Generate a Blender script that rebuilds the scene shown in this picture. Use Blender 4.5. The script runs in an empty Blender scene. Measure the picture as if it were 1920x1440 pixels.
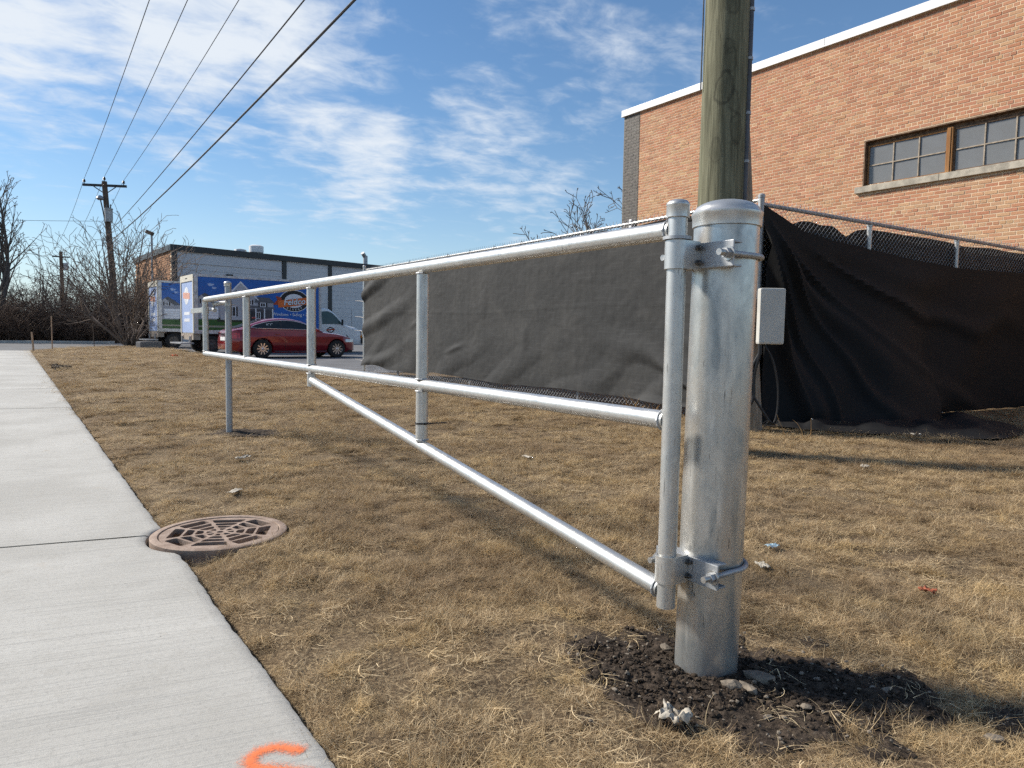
import bpy, bmesh, math, random
import numpy as np
from mathutils import Vector, Matrix, noise as mnoise
random.seed(7); rng = np.random.default_rng(7)
R = math.radians
scene = bpy.context.scene
col = scene.collection

# ------------------------------------------------------------------ camera
cam_d = bpy.data.cameras.new('camera'); cam = bpy.data.objects.new('camera', cam_d); col.objects.link(cam)
cam_d.sensor_width = 36.0; cam_d.lens = 36.0 * 1331 / 1920; cam_d.clip_start = 0.02; cam_d.clip_end = 5000
RM = Matrix(((0.82331524, 0.02613659, -0.56698227), (-0.56735995, 0.06598643, -0.82082183), (0.01595965, 0.99747816, 0.06915649)))
cam.matrix_world = Matrix.Translation((0, 0, 1.0)) @ RM.to_4x4()
scene.camera = cam

# ------------------------------------------------------------------ sky, sun, exposure
SUN_AZ, SUN_EL = R(-38.0), R(37.0)
world = bpy.data.worlds.new('World'); scene.world = world; world.use_nodes = True; world.cycles.sampling_method = 'MANUAL'; world.cycles.sample_map_resolution = 256
wt = world.node_tree; wn = wt.nodes; wl = wt.links
for n in list(wn): wn.remove(n)
def wnode(t, **k):
    n = wn.new(t)
    for a, b in k.items(): setattr(n, a, b)
    return n
def wmath(op, a, b=None, c=None, clamp=False):
    n = wnode('ShaderNodeMath', operation=op, use_clamp=clamp)
    for i, v in enumerate((a, b, c)):
        if v is None: continue
        if isinstance(v, (int, float)): n.inputs[i].default_value = v
        else: wl.new(v, n.inputs[i])
    return n.outputs[0]
sky = wnode('ShaderNodeTexSky', sky_type='NISHITA', sun_disc=False, sun_elevation=SUN_EL, sun_rotation=SUN_AZ, altitude=200, air_density=1.0, dust_density=0.3, ozone_density=2.2)
hs = wnode('ShaderNodeHueSaturation'); hs.inputs['Saturation'].default_value = 1.30; hs.inputs['Value'].default_value = 1.12
wl.new(sky.outputs[0], hs.inputs['Color'])
tc = wnode('ShaderNodeTexCoord'); sp = wnode('ShaderNodeSeparateXYZ'); wl.new(tc.outputs['Generated'], sp.inputs[0])
den = wmath('ADD', wmath('MAXIMUM', sp.outputs[2], 0.0), 0.12)
cb = wnode('ShaderNodeCombineXYZ')
wl.new(wmath('DIVIDE', sp.outputs[0], den), cb.inputs[0]); wl.new(wmath('DIVIDE', sp.outputs[1], den), cb.inputs[1])
def cloud_noise(scale, detail, rough, dist, rot, sx, sy):
    m = wnode('ShaderNodeMapping'); m.inputs['Rotation'].default_value = (0, 0, R(rot)); m.inputs['Scale'].default_value = (sx, sy, 1)
    wl.new(cb.outputs[0], m.inputs[0])
    n = wnode('ShaderNodeTexNoise'); n.inputs['Scale'].default_value = scale; n.inputs['Detail'].default_value = detail
    n.inputs['Roughness'].default_value = rough; n.inputs['Distortion'].default_value = dist
    wl.new(m.outputs[0], n.inputs['Vector']); return n.outputs['Fac']
n_fine = cloud_noise(6.5, 5, 0.62, 0.35, 35, 1.0, 1.2)
n_mid = cloud_noise(1.6, 2, 0.55, 0.0, 20, 1.0, 1.2)
n_wisp = cloud_noise(2.6, 3, 0.6, 0.9, -28, 1.0, 2.0)
cover = None
CLOUDS = [((0.156,0.918,0.366),1.25,0.15),((0.265,0.896,0.355),1.1,0.11),((0.009,0.945,0.326),1.15,0.13),((0.016,0.968,0.250),0.75,0.07),
          ((0.334,0.903,0.268),0.85,0.10),((0.382,0.896,0.227),1.1,0.085),((0.508,0.819,0.266),0.75,0.10),
          ((0.253,0.954,0.158),0.5,0.04),((0.595,0.708,0.381),0.55,0.17),((0.399,0.907,0.134),0.5,0.015),((0.116,0.971,0.208),0.35,0.03),((0.579,0.794,0.187),0.55,0.12),
          ((-0.6,0.3,0.7),0.8,0.4),((0.5,-0.6,0.6),0.7,0.5),((-0.5,-0.7,0.5),0.8,0.5),((0.9,0.1,0.35),0.6,0.3)]
for d, w, r in CLOUDS:
    dp = wnode('ShaderNodeVectorMath', operation='DOT_PRODUCT'); wl.new(tc.outputs['Generated'], dp.inputs[0]); dp.inputs[1].default_value = Vector(d).normalized()
    g = wmath('MULTIPLY', wmath('EXPONENT', wmath('MULTIPLY', wmath('SUBTRACT', dp.outputs['Value'], 1.0), 2.0 / (r * r))), w)
    cover = g if cover is None else wmath('MAXIMUM', cover, g)
tex = wmath('ADD', wmath('MULTIPLY', n_fine, 0.66), wmath('ADD', wmath('MULTIPLY', n_mid, 0.50), wmath('MULTIPLY', n_wisp, 0.30)))
dens = wmath('ADD', wmath('SUBTRACT', tex, 0.83), wmath('MULTIPLY', cover, 0.42))
mr = wnode('ShaderNodeMapRange', interpolation_type='SMOOTHSTEP'); wl.new(dens, mr.inputs[0])
mr.inputs[1].default_value = 0.0; mr.inputs[2].default_value = 0.46; mr.inputs[3].default_value = 0.07; mr.inputs[4].default_value = 0.95
hz = wnode('ShaderNodeMix', data_type='RGBA'); wl.new(wmath('MULTIPLY', wmath('EXPONENT', wmath('MULTIPLY', wmath('MAXIMUM', sp.outputs[2], 0.0), -9.0)), 0.75), hz.inputs['Factor'])
wl.new(hs.outputs[0], hz.inputs['A']); hz.inputs['B'].default_value = (4.6, 6.2, 7.8, 1)
mixc = wnode('ShaderNodeMix', data_type='RGBA'); wl.new(mr.outputs[0], mixc.inputs['Factor']); wl.new(hz.outputs['Result'], mixc.inputs['A'])
mixc.inputs['B'].default_value = (7.4, 7.9, 8.5, 1)
bg = wnode('ShaderNodeBackground'); bg.inputs['Strength'].default_value = 0.09
wl.new(mixc.outputs['Result'], bg.inputs['Color'])
wo = wnode('ShaderNodeOutputWorld'); wl.new(bg.outputs[0], wo.inputs[0])

sun_d = bpy.data.lights.new('sun', 'SUN'); sun_d.energy = 5.0; sun_d.angle = R(8.0); sun_d.color = (1.0, 0.93, 0.83)
sun = bpy.data.objects.new('sun', sun_d); col.objects.link(sun)
SUN = Vector((math.sin(SUN_AZ) * math.cos(SUN_EL), math.cos(SUN_AZ) * math.cos(SUN_EL), math.sin(SUN_EL)))
sun.rotation_euler = SUN.to_track_quat('Z', 'Y').to_euler(); sun.location = SUN * 60
vs = scene.view_settings; vs.view_transform = 'Standard'; vs.look = 'None'; vs.exposure = 0.32; vs.gamma = 1.0; vs.use_curve_mapping = False
scene.render.engine = 'CYCLES'
try:
    scene.cycles.max_bounces = 4; scene.cycles.diffuse_bounces = 2; scene.cycles.glossy_bounces = 3; scene.cycles.sample_clamp_indirect = 4.0; scene.cycles.caustics_reflective = False; scene.cycles.caustics_refractive = False; scene.cycles.use_denoising = False; scene.cycles.use_adaptive_sampling = True; scene.cycles.adaptive_threshold = 0.03; scene.cycles.adaptive_min_samples = 48; scene.cycles.transparent_max_bounces = 12
except Exception: pass

# ------------------------------------------------------------------ materials
class NT:
    """small node-tree writer for one material"""
    def __init__(s, name):
        s.m = bpy.data.materials.new(name); s.m.use_nodes = True; s.t = s.m.node_tree; s.n = s.t.nodes; s.l = s.t.links
        s.b = s.n['Principled BSDF']; s.out = s.n['Material Output']
    def node(s, t, **k):
        n = s.n.new(t)
        for a, b in k.items(): setattr(n, a, b)
        return n
    def put(s, sock, v):
        if hasattr(v, 'is_linked'): s.l.new(v, sock)
        elif isinstance(v, (tuple, list)) and len(v) == 3 and sock.type == 'RGBA': sock.default_value = (*v, 1)
        else: sock.default_value = v
    def coord(s, kind='Object', scale=(1, 1, 1), rot=(0, 0, 0)):
        if kind == 'World': o = s.node('ShaderNodeNewGeometry').outputs['Position']
        else: o = s.node('ShaderNodeTexCoord').outputs[kind]
        m = s.node('ShaderNodeMapping'); m.inputs['Scale'].default_value = scale; m.inputs['Rotation'].default_value = rot
        s.l.new(o, m.inputs[0]); return m.outputs[0]
    def noise(s, vec, scale, detail=4, rough=0.55, dist=0.0):
        n = s.node('ShaderNodeTexNoise'); s.l.new(vec, n.inputs['Vector'])
        for k, v in (('Scale', scale), ('Detail', detail), ('Roughness', rough), ('Distortion', dist)): n.inputs[k].default_value = v
        return n.outputs['Fac']
    def voro(s, vec, scale, feature='F1', out='Distance'):
        n = s.node('ShaderNodeTexVoronoi', feature=feature); s.l.new(vec, n.inputs['Vector']); n.inputs['Scale'].default_value = scale
        return n.outputs[out]
    def ramp(s, fac, lo, hi, a=0.0, b=1.0):
        n = s.node('ShaderNodeMapRange', interpolation_type='SMOOTHSTEP'); s.l.new(fac, n.inputs[0])
        for i, v in enumerate((lo, hi, a, b)): n.inputs[i + 1].default_value = v
        return n.outputs[0]
    def mix(s, fac, a, b, mode='MIX'):
        n = s.node('ShaderNodeMix', data_type='RGBA', blend_type=mode)
        s.put(n.inputs['Factor'], fac); s.put(n.inputs['A'], a); s.put(n.inputs['B'], b); return n.outputs['Result']
    def math(s, op, a, b=None, clamp=False):
        n = s.node('ShaderNodeMath', operation=op, use_clamp=clamp); s.put(n.inputs[0], a)
        if b is not None: s.put(n.inputs[1], b)
        return n.outputs[0]
    def attr(s, name):
        return s.node('ShaderNodeAttribute', attribute_name=name)
    def bump(s, h, strength=0.4, dist=0.01):
        n = s.node('ShaderNodeBump'); n.inputs['Strength'].default_value = strength; n.inputs['Distance'].default_value = dist
        s.l.new(h, n.inputs['Height']); s.l.new(n.outputs[0], s.b.inputs['Normal']); return n
    def set(s, **k):
        names = {'color': 'Base Color', 'rough': 'Roughness', 'metal': 'Metallic', 'spec': 'Specular IOR Level', 'coat': 'Coat Weight', 'coatr': 'Coat Roughness', 'trans': 'Transmission Weight', 'alpha': 'Alpha', 'ior': 'IOR'}
        for a, v in k.items(): s.put(s.b.inputs[names[a]], v)
        return s

def simple(name, c, rough=0.6, metal=0.0, var=0.25, scale=6.0, bump=0.0, bscale=60, coat=0.0, kind='Object', stretch=(1, 1, 1)):
    t = NT(name); v = t.coord(kind, stretch)
    n = t.noise(v, scale, 6, 0.6)
    c2 = tuple(x * (1 - var) for x in c); c3 = tuple(min(1, x * (1 + var)) for x in c)
    t.set(color=t.mix(t.ramp(n, 0.3, 0.7), c2, c3), metal=metal, coat=coat)
    t.set(rough=t.ramp(t.noise(v, scale * 2.3, 4), 0.2, 0.8, max(0.03, rough - 0.1), min(1, rough + 0.1)))
    if bump: t.bump(t.noise(v, bscale, 4), bump, 0.005)
    return t.m

def m_galv(name, base=(0.60, 0.62, 0.63), rough=0.36, dirt=0.35, metal=0.88, fine=True):
    t = NT(name); v = t.coord('World'); vs_ = t.coord('World', (1, 1, 0.12))
    cell = t.node('ShaderNodeTexVoronoi'); t.l.new(v, cell.inputs['Vector']); cell.inputs['Scale'].default_value = 46
    bw = t.node('ShaderNodeRGBToBW'); t.l.new(cell.outputs['Color'], bw.inputs[0])
    blot = t.noise(t.coord('World', (1, 1, 0.45)), 9, 7, 0.66, 0.8); streak = t.noise(vs_, 26, 6, 0.6, 0.2)
    c = t.mix(t.ramp(bw.outputs[0], 0.1, 0.9), tuple(x * 0.955 for x in base), tuple(min(1, x * 1.03) for x in base))
    c = t.mix(t.math('MULTIPLY', t.ramp(blot, 0.42, 0.75), min(1, dirt * 1.3)), c, (base[0] * 0.50, base[1] * 0.56, base[2] * 0.60))
    c = t.mix(t.math('MULTIPLY', t.ramp(t.noise(t.coord('World', (1, 1, 0.2)), 16, 5, 0.6, 0.5), 0.55, 0.72), dirt * 0.9), c, tuple(min(1, x * 1.28) for x in base))
    c = t.mix(t.math('MULTIPLY', t.ramp(streak, 0.55, 0.78), dirt), c, (base[0] * 0.6, base[1] * 0.62, base[2] * 0.62))
    scr = t.noise(t.coord('World', (1, 1, 0.045)), 210, 3, 0.65, 0.3)
    gate = t.noise(v, 6.5, 3, 0.6)
    c = t.mix(t.math('MULTIPLY', t.math('MULTIPLY', t.ramp(scr, 0.635, 0.675), t.ramp(gate, 0.46, 0.58)), 0.9 if dirt > 0.3 else 0.35), c, (0.06, 0.055, 0.05))
    t.set(color=c, metal=metal, rough=t.ramp(t.math('ADD', t.math('MULTIPLY', blot, 0.7), t.math('MULTIPLY', streak, 0.3)), 0.25, 0.75, rough - 0.10, rough + 0.16))
    t.bump(blot, 0.12, 0.004)
    return t.m

MAT = {}
MAT['galv_post'] = m_galv('galvanised post steel', (0.57, 0.56, 0.53), 0.33, 0.9, 0.74)
MAT['galv'] = m_galv('galvanised rail steel', (0.60, 0.595, 0.57), 0.37, 0.35, 0.72)
MAT['galv_dull'] = m_galv('dull galvanised steel', (0.42, 0.43, 0.44), 0.5, 0.4, 0.6)
MAT['bolt'] = simple('zinc bolt', (0.45, 0.45, 0.44), 0.38, 0.8, 0.2, 40)
MAT['bolt_dark'] = simple('dark hex nut steel', (0.12, 0.115, 0.11), 0.45, 0.7, 0.3, 60)
MAT['black_plastic'] = simple('black plastic', (0.012, 0.012, 0.013), 0.5)
MAT['box_plastic'] = simple('weathered pale grey plastic', (0.52, 0.51, 0.47), 0.55, 0, 0.06, 4)
MAT['white_paint'] = simple('white painted metal', (0.78, 0.78, 0.77), 0.45, 0, 0.05, 3)
MAT['black_trim'] = simple('black trim', (0.02, 0.021, 0.023), 0.45)
MAT['rubber'] = simple('tyre rubber', (0.022, 0.021, 0.02), 0.8, 0, 0.3, 8)
MAT['chrome'] = simple('bright trim', (0.75, 0.76, 0.78), 0.15, 1.0, 0.05)

def m_concrete():
    t = NT('broomed concrete'); v = t.coord('World')
    skew = t.coord('World', (1, 1, 1), (0, 0, 0))
    mp = t.node('ShaderNodeMapping'); mp.inputs['Rotation'].default_value = (0, 0, R(11.3)); t.l.new(t.node('ShaderNodeNewGeometry').outputs['Position'], mp.inputs[0])
    mp2 = t.node('ShaderNodeMapping'); mp2.inputs['Scale'].default_value = (1.4, 120, 1); t.l.new(mp.outputs[0], mp2.inputs[0])
    mp3 = t.node('ShaderNodeMapping'); mp3.inputs['Scale'].default_value = (0.6, 42, 1); t.l.new(mp.outputs[0], mp3.inputs[0])
    broom = t.noise(mp2.outputs[0], 1.0, 4, 0.65, 0.15); band = t.noise(mp3.outputs[0], 1.0, 3, 0.6, 0.1)
    grain = t.noise(v, 260, 3, 0.7); big = t.noise(v, 1.1, 6, 0.6, 0.3); mid = t.noise(v, 9, 6, 0.65)
    c = t.mix(t.ramp(big, 0.3, 0.72), (0.415, 0.40, 0.36), (0.535, 0.52, 0.475))
    c = t.mix(t.math('MULTIPLY', t.ramp(mid, 0.50, 0.75), 0.5), c, (0.385, 0.365, 0.32))
    c = t.mix(t.math('MULTIPLY', t.ramp(broom, 0.48, 0.68), 0.55), c, (0.30, 0.295, 0.275))
    c = t.mix(t.math('MULTIPLY', t.ramp(band, 0.56, 0.72), 0.34), c, (0.34, 0.335, 0.31))
    stain = t.math('MULTIPLY', t.ramp(t.noise(v, 2.3, 5, 0.7, 0.8), 0.62, 0.76), t.ramp(t.noise(v, 17, 4, 0.7), 0.4, 0.62))
    c = t.mix(t.math('MULTIPLY', stain, 0.6), c, (0.37, 0.27, 0.165))
    pit = t.ramp(t.voro(v, 9.5), 0.0, 0.045, 1.0, 0.0)
    c = t.mix(t.math('MULTIPLY', pit, 0.75), c, (0.09, 0.08, 0.07))
    c = t.mix(t.math('MULTIPLY', t.ramp(grain, 0.5, 0.75), 0.35), c, (0.33, 0.325, 0.30))
    gr2 = t.noise(v, 75, 5, 0.75); c = t.mix(t.math('MULTIPLY', t.ramp(gr2, 0.50, 0.66), 0.42), c, (0.25, 0.245, 0.225)); c = t.mix(t.math('MULTIPLY', t.ramp(gr2, 0.30, 0.42, 1.0, 0.0), 0.4), c, (0.66, 0.645, 0.60))
    t.set(color=c, rough=0.9, spec=0.25)
    t.bump(t.math('ADD', t.math('MULTIPLY', broom, 0.8), t.math('ADD', t.math('MULTIPLY', grain, 0.5), t.math('MULTIPLY', pit, -1.0))), 0.55, 0.004)
    return t.m
MAT['concrete'] = m_concrete()
MAT['kerb'] = simple('kerb concrete', (0.46, 0.45, 0.42), 0.9, 0, 0.2, 3, 0.3)
MAT['asphalt'] = simple('old asphalt', (0.13, 0.13, 0.132), 0.9, 0, 0.22, 0.8, 0.5, 90, kind='World')

def m_ground():
    t = NT('dormant lawn soil'); v = t.coord('World')
    a = t.noise(v, 0.75, 6, 0.62, 0.4); b = t.noise(v, 6.5, 7, 0.68, 0.3); f = t.noise(v, 70, 5, 0.75)
    far = t.ramp(t.noise(v, 0.22, 3), 0.3, 0.7)
    c = t.mix(t.ramp(b, 0.3, 0.7), (0.058, 0.041, 0.027), (0.18, 0.125, 0.074))
    c = t.mix(t.ramp(f, 0.42, 0.70), c, (0.46, 0.345, 0.205))
    fs = t.noise(t.coord('World', (1, 0.25, 1), (0, 0, 0.6)), 160, 4, 0.7, 1.5); c = t.mix(t.math('MULTIPLY', t.ramp(fs, 0.5, 0.62), 0.6), c, (0.06, 0.042, 0.027))
    c = t.mix(t.math('MULTIPLY', t.ramp(a, 0.45, 0.68), 0.55), c, (0.16, 0.11, 0.068))
    c = t.mix(t.math('MULTIPLY', far, 0.25), c, (0.36, 0.26, 0.14))
    t.set(color=c, rough=0.95, spec=0.15)
    t.bump(t.math('ADD', f, t.math('MULTIPLY', b, 0.8)), 0.8, 0.02)
    return t.m
MAT['ground'] = m_ground()

def m_grass():
    t = NT('dormant grass blades'); v = t.coord('World')
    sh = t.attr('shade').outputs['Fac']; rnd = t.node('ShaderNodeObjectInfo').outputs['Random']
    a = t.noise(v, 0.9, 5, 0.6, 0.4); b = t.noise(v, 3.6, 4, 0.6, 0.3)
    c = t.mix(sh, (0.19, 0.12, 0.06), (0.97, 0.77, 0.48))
    c = t.mix(t.math('MULTIPLY', t.ramp(b, 0.48, 0.66), 0.45), c, (0.72, 0.53, 0.26))
    c = t.mix(t.math('MULTIPLY', t.ramp(a, 0.45, 0.62), 0.6), c, (0.27, 0.19, 0.12))
    c = t.mix(t.math('MULTIPLY', rnd, 0.22), c, (0.66, 0.46, 0.21))
    t.set(color=c, rough=0.75, spec=0.25)
    cl_ = t.noise(v, 12, 4, 0.68, 0.4); c = t.mix(t.math('MULTIPLY', t.ramp(cl_, 0.50, 0.64), 0.68), c, (0.135, 0.086, 0.047)); t.set(color=c)
    tl = t.node('ShaderNodeBsdfTranslucent'); t.l.new(c, tl.inputs['Color']); ms = t.node('ShaderNodeMixShader'); ms.inputs[0].default_value = 0.22
    t.l.new(t.b.outputs[0], ms.inputs[1]); t.l.new(tl.outputs[0], ms.inputs[2]); t.l.new(ms.outputs[0], t.out.inputs['Surface'])
    return t.m
MAT['grass'] = m_grass()

def m_soil():
    t = NT('dark damp topsoil'); v = t.coord('World')
    f = t.noise(v, 55, 6, 0.75); b = t.noise(v, 9, 5, 0.6)
    c = t.mix(t.ramp(f, 0.35, 0.7), (0.024, 0.018, 0.0135), (0.115, 0.086, 0.063))
    c = t.mix(t.math('MULTIPLY', t.ramp(b, 0.5, 0.75), 0.5), c, (0.095, 0.073, 0.053))
    t.set(color=c, rough=0.95, spec=0.2); t.bump(t.math('ADD', f, b), 0.9, 0.012)
    return t.m
MAT['soil'] = m_soil()

def m_wood(name, c1, c2, c3, green=0.0):
    t = NT(name); v = t.coord('World', (1, 1, 0.055)); w = t.coord('World')
    g = t.noise(v, 34, 7, 0.68, 0.25); g2 = t.noise(v, 9, 5, 0.6, 0.4); bl = t.noise(w, 2.2, 5, 0.6, 0.6)
    c = t.mix(t.ramp(g, 0.3, 0.72), c1, c2)
    c = t.mix(t.math('MULTIPLY', t.ramp(g2, 0.5, 0.75), 0.55), c, c3)
    c = t.mix(t.math('MULTIPLY', t.ramp(bl, 0.5, 0.75), 0.4), c, tuple(x * 0.6 for x in c1))
    crack = t.ramp(t.noise(t.coord('World', (1, 1, 0.03)), 60, 3, 0.6, 0.2), 0.70, 0.745)
    c = t.mix(t.math('MULTIPLY', crack, 0.75), c, tuple(x * 0.25 for x in c1))
    t.set(color=c, rough=0.85, spec=0.2)
    t.bump(t.math('SUBTRACT', g, t.math('MULTIPLY', crack, 1.2)), 0.7, 0.008)
    return t
_t = m_wood('treated pine pole', (0.085, 0.084, 0.054), (0.235, 0.23, 0.155), (0.155, 0.165, 0.105))
w_ = _t.coord('World', (1, 1, 0.55))
ring = _t.voro(w_, 1.9)
sn = _t.math('SINE', _t.math('MULTIPLY', _t.math('ADD', ring, _t.math('MULTIPLY', _t.noise(w_, 6, 4), 0.25)), 60))
kn = _t.math('MULTIPLY', _t.ramp(sn, 0.35, 0.95), _t.ramp(ring, 0.08, 0.24, 1.0, 0.0))
_old = _t.b.inputs['Base Color'].links[0].from_socket
_pos = _t.node('ShaderNodeNewGeometry').outputs['Position']; _wob = _t.math('MULTIPLY', _t.math('SUBTRACT', _t.noise(_t.coord('World'), 9, 4, 0.6), 0.5), 0.10)
for (kx, ky, kz, ks, kr) in ((4.835, 3.985, 3.05, 1.0, 0.07), (4.90, 3.93, 2.95, 0.8, 0.05), (4.86, 3.96, 3.42, 0.7, 0.035), (4.87, 3.95, 3.30, 0.6, 0.045), (4.93, 3.92, 2.74, 0.8, 0.06), (4.80, 4.03, 2.55, 0.6, 0.05), (4.88, 3.95, 3.75, 0.7, 0.05), (4.82, 4.0, 1.9, 0.7, 0.05)):
    _d = _t.node('ShaderNodeVectorMath', operation='SUBTRACT'); _t.l.new(_pos, _d.inputs[0]); _d.inputs[1].default_value = (kx, ky, kz)
    _m = _t.node('ShaderNodeVectorMath', operation='MULTIPLY'); _t.l.new(_d.outputs[0], _m.inputs[0]); _m.inputs[1].default_value = (1, 1, 0.55)
    _l = _t.node('ShaderNodeVectorMath', operation='LENGTH'); _t.l.new(_m.outputs[0], _l.inputs[0])
    _r = _t.math('ADD', _l.outputs['Value'], _wob)
    _rg = _t.math('MULTIPLY', _t.ramp(_t.math('ABSOLUTE', _t.math('SUBTRACT', _r, kr)), 0.004, 0.016, 1.0, 0.0), ks)
    _old = _t.mix(_t.math('MULTIPLY', _rg, 0.5), _old, (0.035, 0.034, 0.026)); _old = _t.mix(_t.math('MULTIPLY', _t.ramp(_r, kr * 0.2, kr, 0.5, 0.0), ks), _old, (0.07, 0.072, 0.05))
_t.set(color=_t.mix(_t.math('MULTIPLY', kn, 0.75), _old, (0.045, 0.04, 0.027)))
MAT['pole_green'] = _t.m
MAT['pole_grey'] = m_wood('weathered grey pole', (0.20, 0.165, 0.125), (0.36, 0.31, 0.25), (0.27, 0.20, 0.13)).m
MAT['pole_brown'] = m_wood('brown creosote pole', (0.085, 0.060, 0.045), (0.15, 0.115, 0.09), (0.10, 0.075, 0.06)).m
MAT['stake'] = m_wood('stake wood', (0.34, 0.22, 0.14), (0.48, 0.34, 0.23), (0.4, 0.26, 0.17)).m
MAT['bark'] = m_wood('bare bark', (0.12, 0.090, 0.072), (0.25, 0.195, 0.155), (0.18, 0.135, 0.108)).m
MAT['bark_grey'] = m_wood('grey bark', (0.095, 0.083, 0.074), (0.20, 0.175, 0.155), (0.14, 0.122, 0.108)).m
MAT['brush'] = m_wood('brush twigs', (0.090, 0.062, 0.048), (0.17, 0.118, 0.088), (0.13, 0.084, 0.062)).m

def m_brick():
    t = NT('common brick'); v = t.coord('World')
    c = t.attr('tint').outputs['Color']
    n = t.noise(v, 38, 6, 0.7); m_ = t.noise(v, 140, 3, 0.7)
    c = t.mix(t.math('MULTIPLY', t.ramp(n, 0.45, 0.8), 0.45), c, (0.30, 0.15, 0.085))
    c = t.mix(t.math('MULTIPLY', t.ramp(n, 0.25, 0.42, 1.0, 0.0), 0.5), c, (0.58, 0.42, 0.26))
    c = t.mix(t.math('MULTIPLY', t.ramp(t.noise(v, 0.55, 5, 0.6, 0.5), 0.56, 0.75), 0.22), c, (0.30, 0.20, 0.14))
    t.set(color=c, rough=0.92, spec=0.2); t.bump(t.math('ADD', n, m_), 0.5, 0.006); return t.m
MAT['brick'] = m_brick()
MAT['mortar'] = simple('pale mortar', (0.66, 0.50, 0.34), 0.95, 0, 0.18, 5, 0.4, 90, kind='World')
MAT['dark_brick'] = simple('dark glazed brick', (0.085, 0.070, 0.060), 0.6, 0, 0.4, 9, 0.3)
MAT['mortar_dark'] = simple('grey mortar', (0.27, 0.26, 0.22), 0.95, 0, 0.15, 5, kind='World')
MAT['stone_sill'] = simple('limestone sill', (0.40, 0.36, 0.29), 0.9, 0, 0.25, 7, 0.4, 60, kind='World')
MAT['rust_steel'] = simple('rusting window steel', (0.16, 0.10, 0.06), 0.8, 0.2, 0.5, 12, 0.3, kind='World')
MAT['window_wood'] = m_wood('orange varnished wood', (0.22, 0.105, 0.04), (0.42, 0.23, 0.10), (0.33, 0.15, 0.06)).m
MAT['muntin'] = simple('old muntin paint', (0.34, 0.28, 0.21), 0.7, 0, 0.3, 14, kind='World')
MAT['coping'] = simple('white coping metal', (0.80, 0.80, 0.79), 0.4, 0, 0.04, 1.5, kind='World')

def m_glass(name, c, rough=0.06, dirt=0.25):
    t = NT(name); v = t.coord('World')
    n = t.noise(v, 3.1, 6, 0.65, 0.5)
    t.set(color=t.mix(t.math('MULTIPLY', t.ramp(n, 0.35, 0.7), dirt), c, (0.17, 0.17, 0.165)), rough=t.ramp(n, 0.3, 0.7, rough, rough + 0.12), spec=0.5)
    t.bump(t.noise(v, 2.2, 2), 0.04, 0.02)
    return t.m
MAT['pane'] = m_glass('dusty window glass', (0.19, 0.192, 0.19), 0.045, 0.8)
MAT['car_glass'] = m_glass('tinted car glass', (0.012, 0.018, 0.020), 0.03, 0.1)

def m_fabric(name, c, dust, sheen=0.0):
    t = NT(name); v = t.coord('World')
    wx = t.noise(t.coord('World', (1, 30, 900)), 0.5, 2); wz = t.noise(t.coord('World', (900, 900, 30)), 0.5, 2)
    big = t.noise(v, 1.5, 6, 0.65, 0.4)
    wv = t.math('ADD', t.math('MULTIPLY', wx, 0.5), t.math('MULTIPLY', wz, 0.5))
    cc = t.mix(t.ramp(wv, 0.38, 0.62), tuple(x * 0.72 for x in c), tuple(x * 1.28 for x in c))
    cc = t.mix(t.ramp(t.noise(v, 130, 3, 0.7), 0.35, 0.65), tuple(x * 0.7 for x in c), cc)
    cc = t.mix(t.math('MULTIPLY', t.ramp(t.noise(t.coord('World', (3, 3, 0.35)), 6, 5, 0.7), 0.42, 0.62), 0.45), cc, tuple(x * 0.55 for x in c)); cc = t.mix(t.math('MULTIPLY', t.ramp(t.noise(t.coord('World', (0.5, 0.5, 8)), 5, 5, 0.7), 0.5, 0.68), 0.35), cc, tuple(x * 1.7 for x in c))
    cc = t.mix(t.math('MULTIPLY', t.ramp(big, 0.4, 0.75), dust), cc, (0.13, 0.125, 0.115))
    t.set(color=cc, rough=0.8, spec=0.3)
    t.bump(t.math('ADD', wv, t.math('MULTIPLY', t.noise(v, 22, 4, 0.6), 0.6)), 0.3, 0.006)
    return t.m
MAT['screen'] = m_fabric('charcoal windscreen mesh', (0.041, 0.042, 0.042), 0.20)
MAT['screen_black'] = m_fabric('black windscreen cloth', (0.0082, 0.0082, 0.0092), 0.02)
MAT['screen_brown'] = m_fabric('sun browned black cloth', (0.021, 0.017, 0.013), 0.12)

def m_rust():
    t = NT('rusted cast iron'); v = t.coord('World')
    n = t.noise(v, 14, 6, 0.7); f = t.noise(v, 120, 4, 0.7)
    c = t.mix(t.ramp(n, 0.35, 0.7), (0.25, 0.175, 0.13), (0.40, 0.305, 0.24))
    c = t.mix(t.math('MULTIPLY', t.ramp(f, 0.5, 0.75), 0.5), c, (0.36, 0.26, 0.19))
    t.set(color=c, rough=0.8, metal=0.1); t.bump(t.math('ADD', f, n), 0.5, 0.004); return t.m
MAT['rust'] = m_rust()
MAT['rock'] = simple('pale limestone bit', (0.20, 0.165, 0.125), 0.9, 0, 0.35, 40, 0.6, 150, kind='World')
MAT['paper'] = simple('soiled white paper', (0.46, 0.415, 0.34), 0.9, 0, 0.2, 50, 0.4, 90, kind='World')
MAT['paper_blue'] = simple('pale blue wrapper', (0.42, 0.58, 0.66), 0.6, 0, 0.15, 50, kind='World')
MAT['leaf'] = simple('dead leaf', (0.20, 0.115, 0.06), 0.8, 0, 0.35, 60, 0.3, 90, kind='World')
MAT['red_leaf'] = simple('rust red leaf', (0.30, 0.085, 0.04), 0.8, 0, 0.3, 60, kind='World')
MAT['orange_flag'] = simple('orange ribbon', (0.80, 0.12, 0.03), 0.6)

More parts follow.
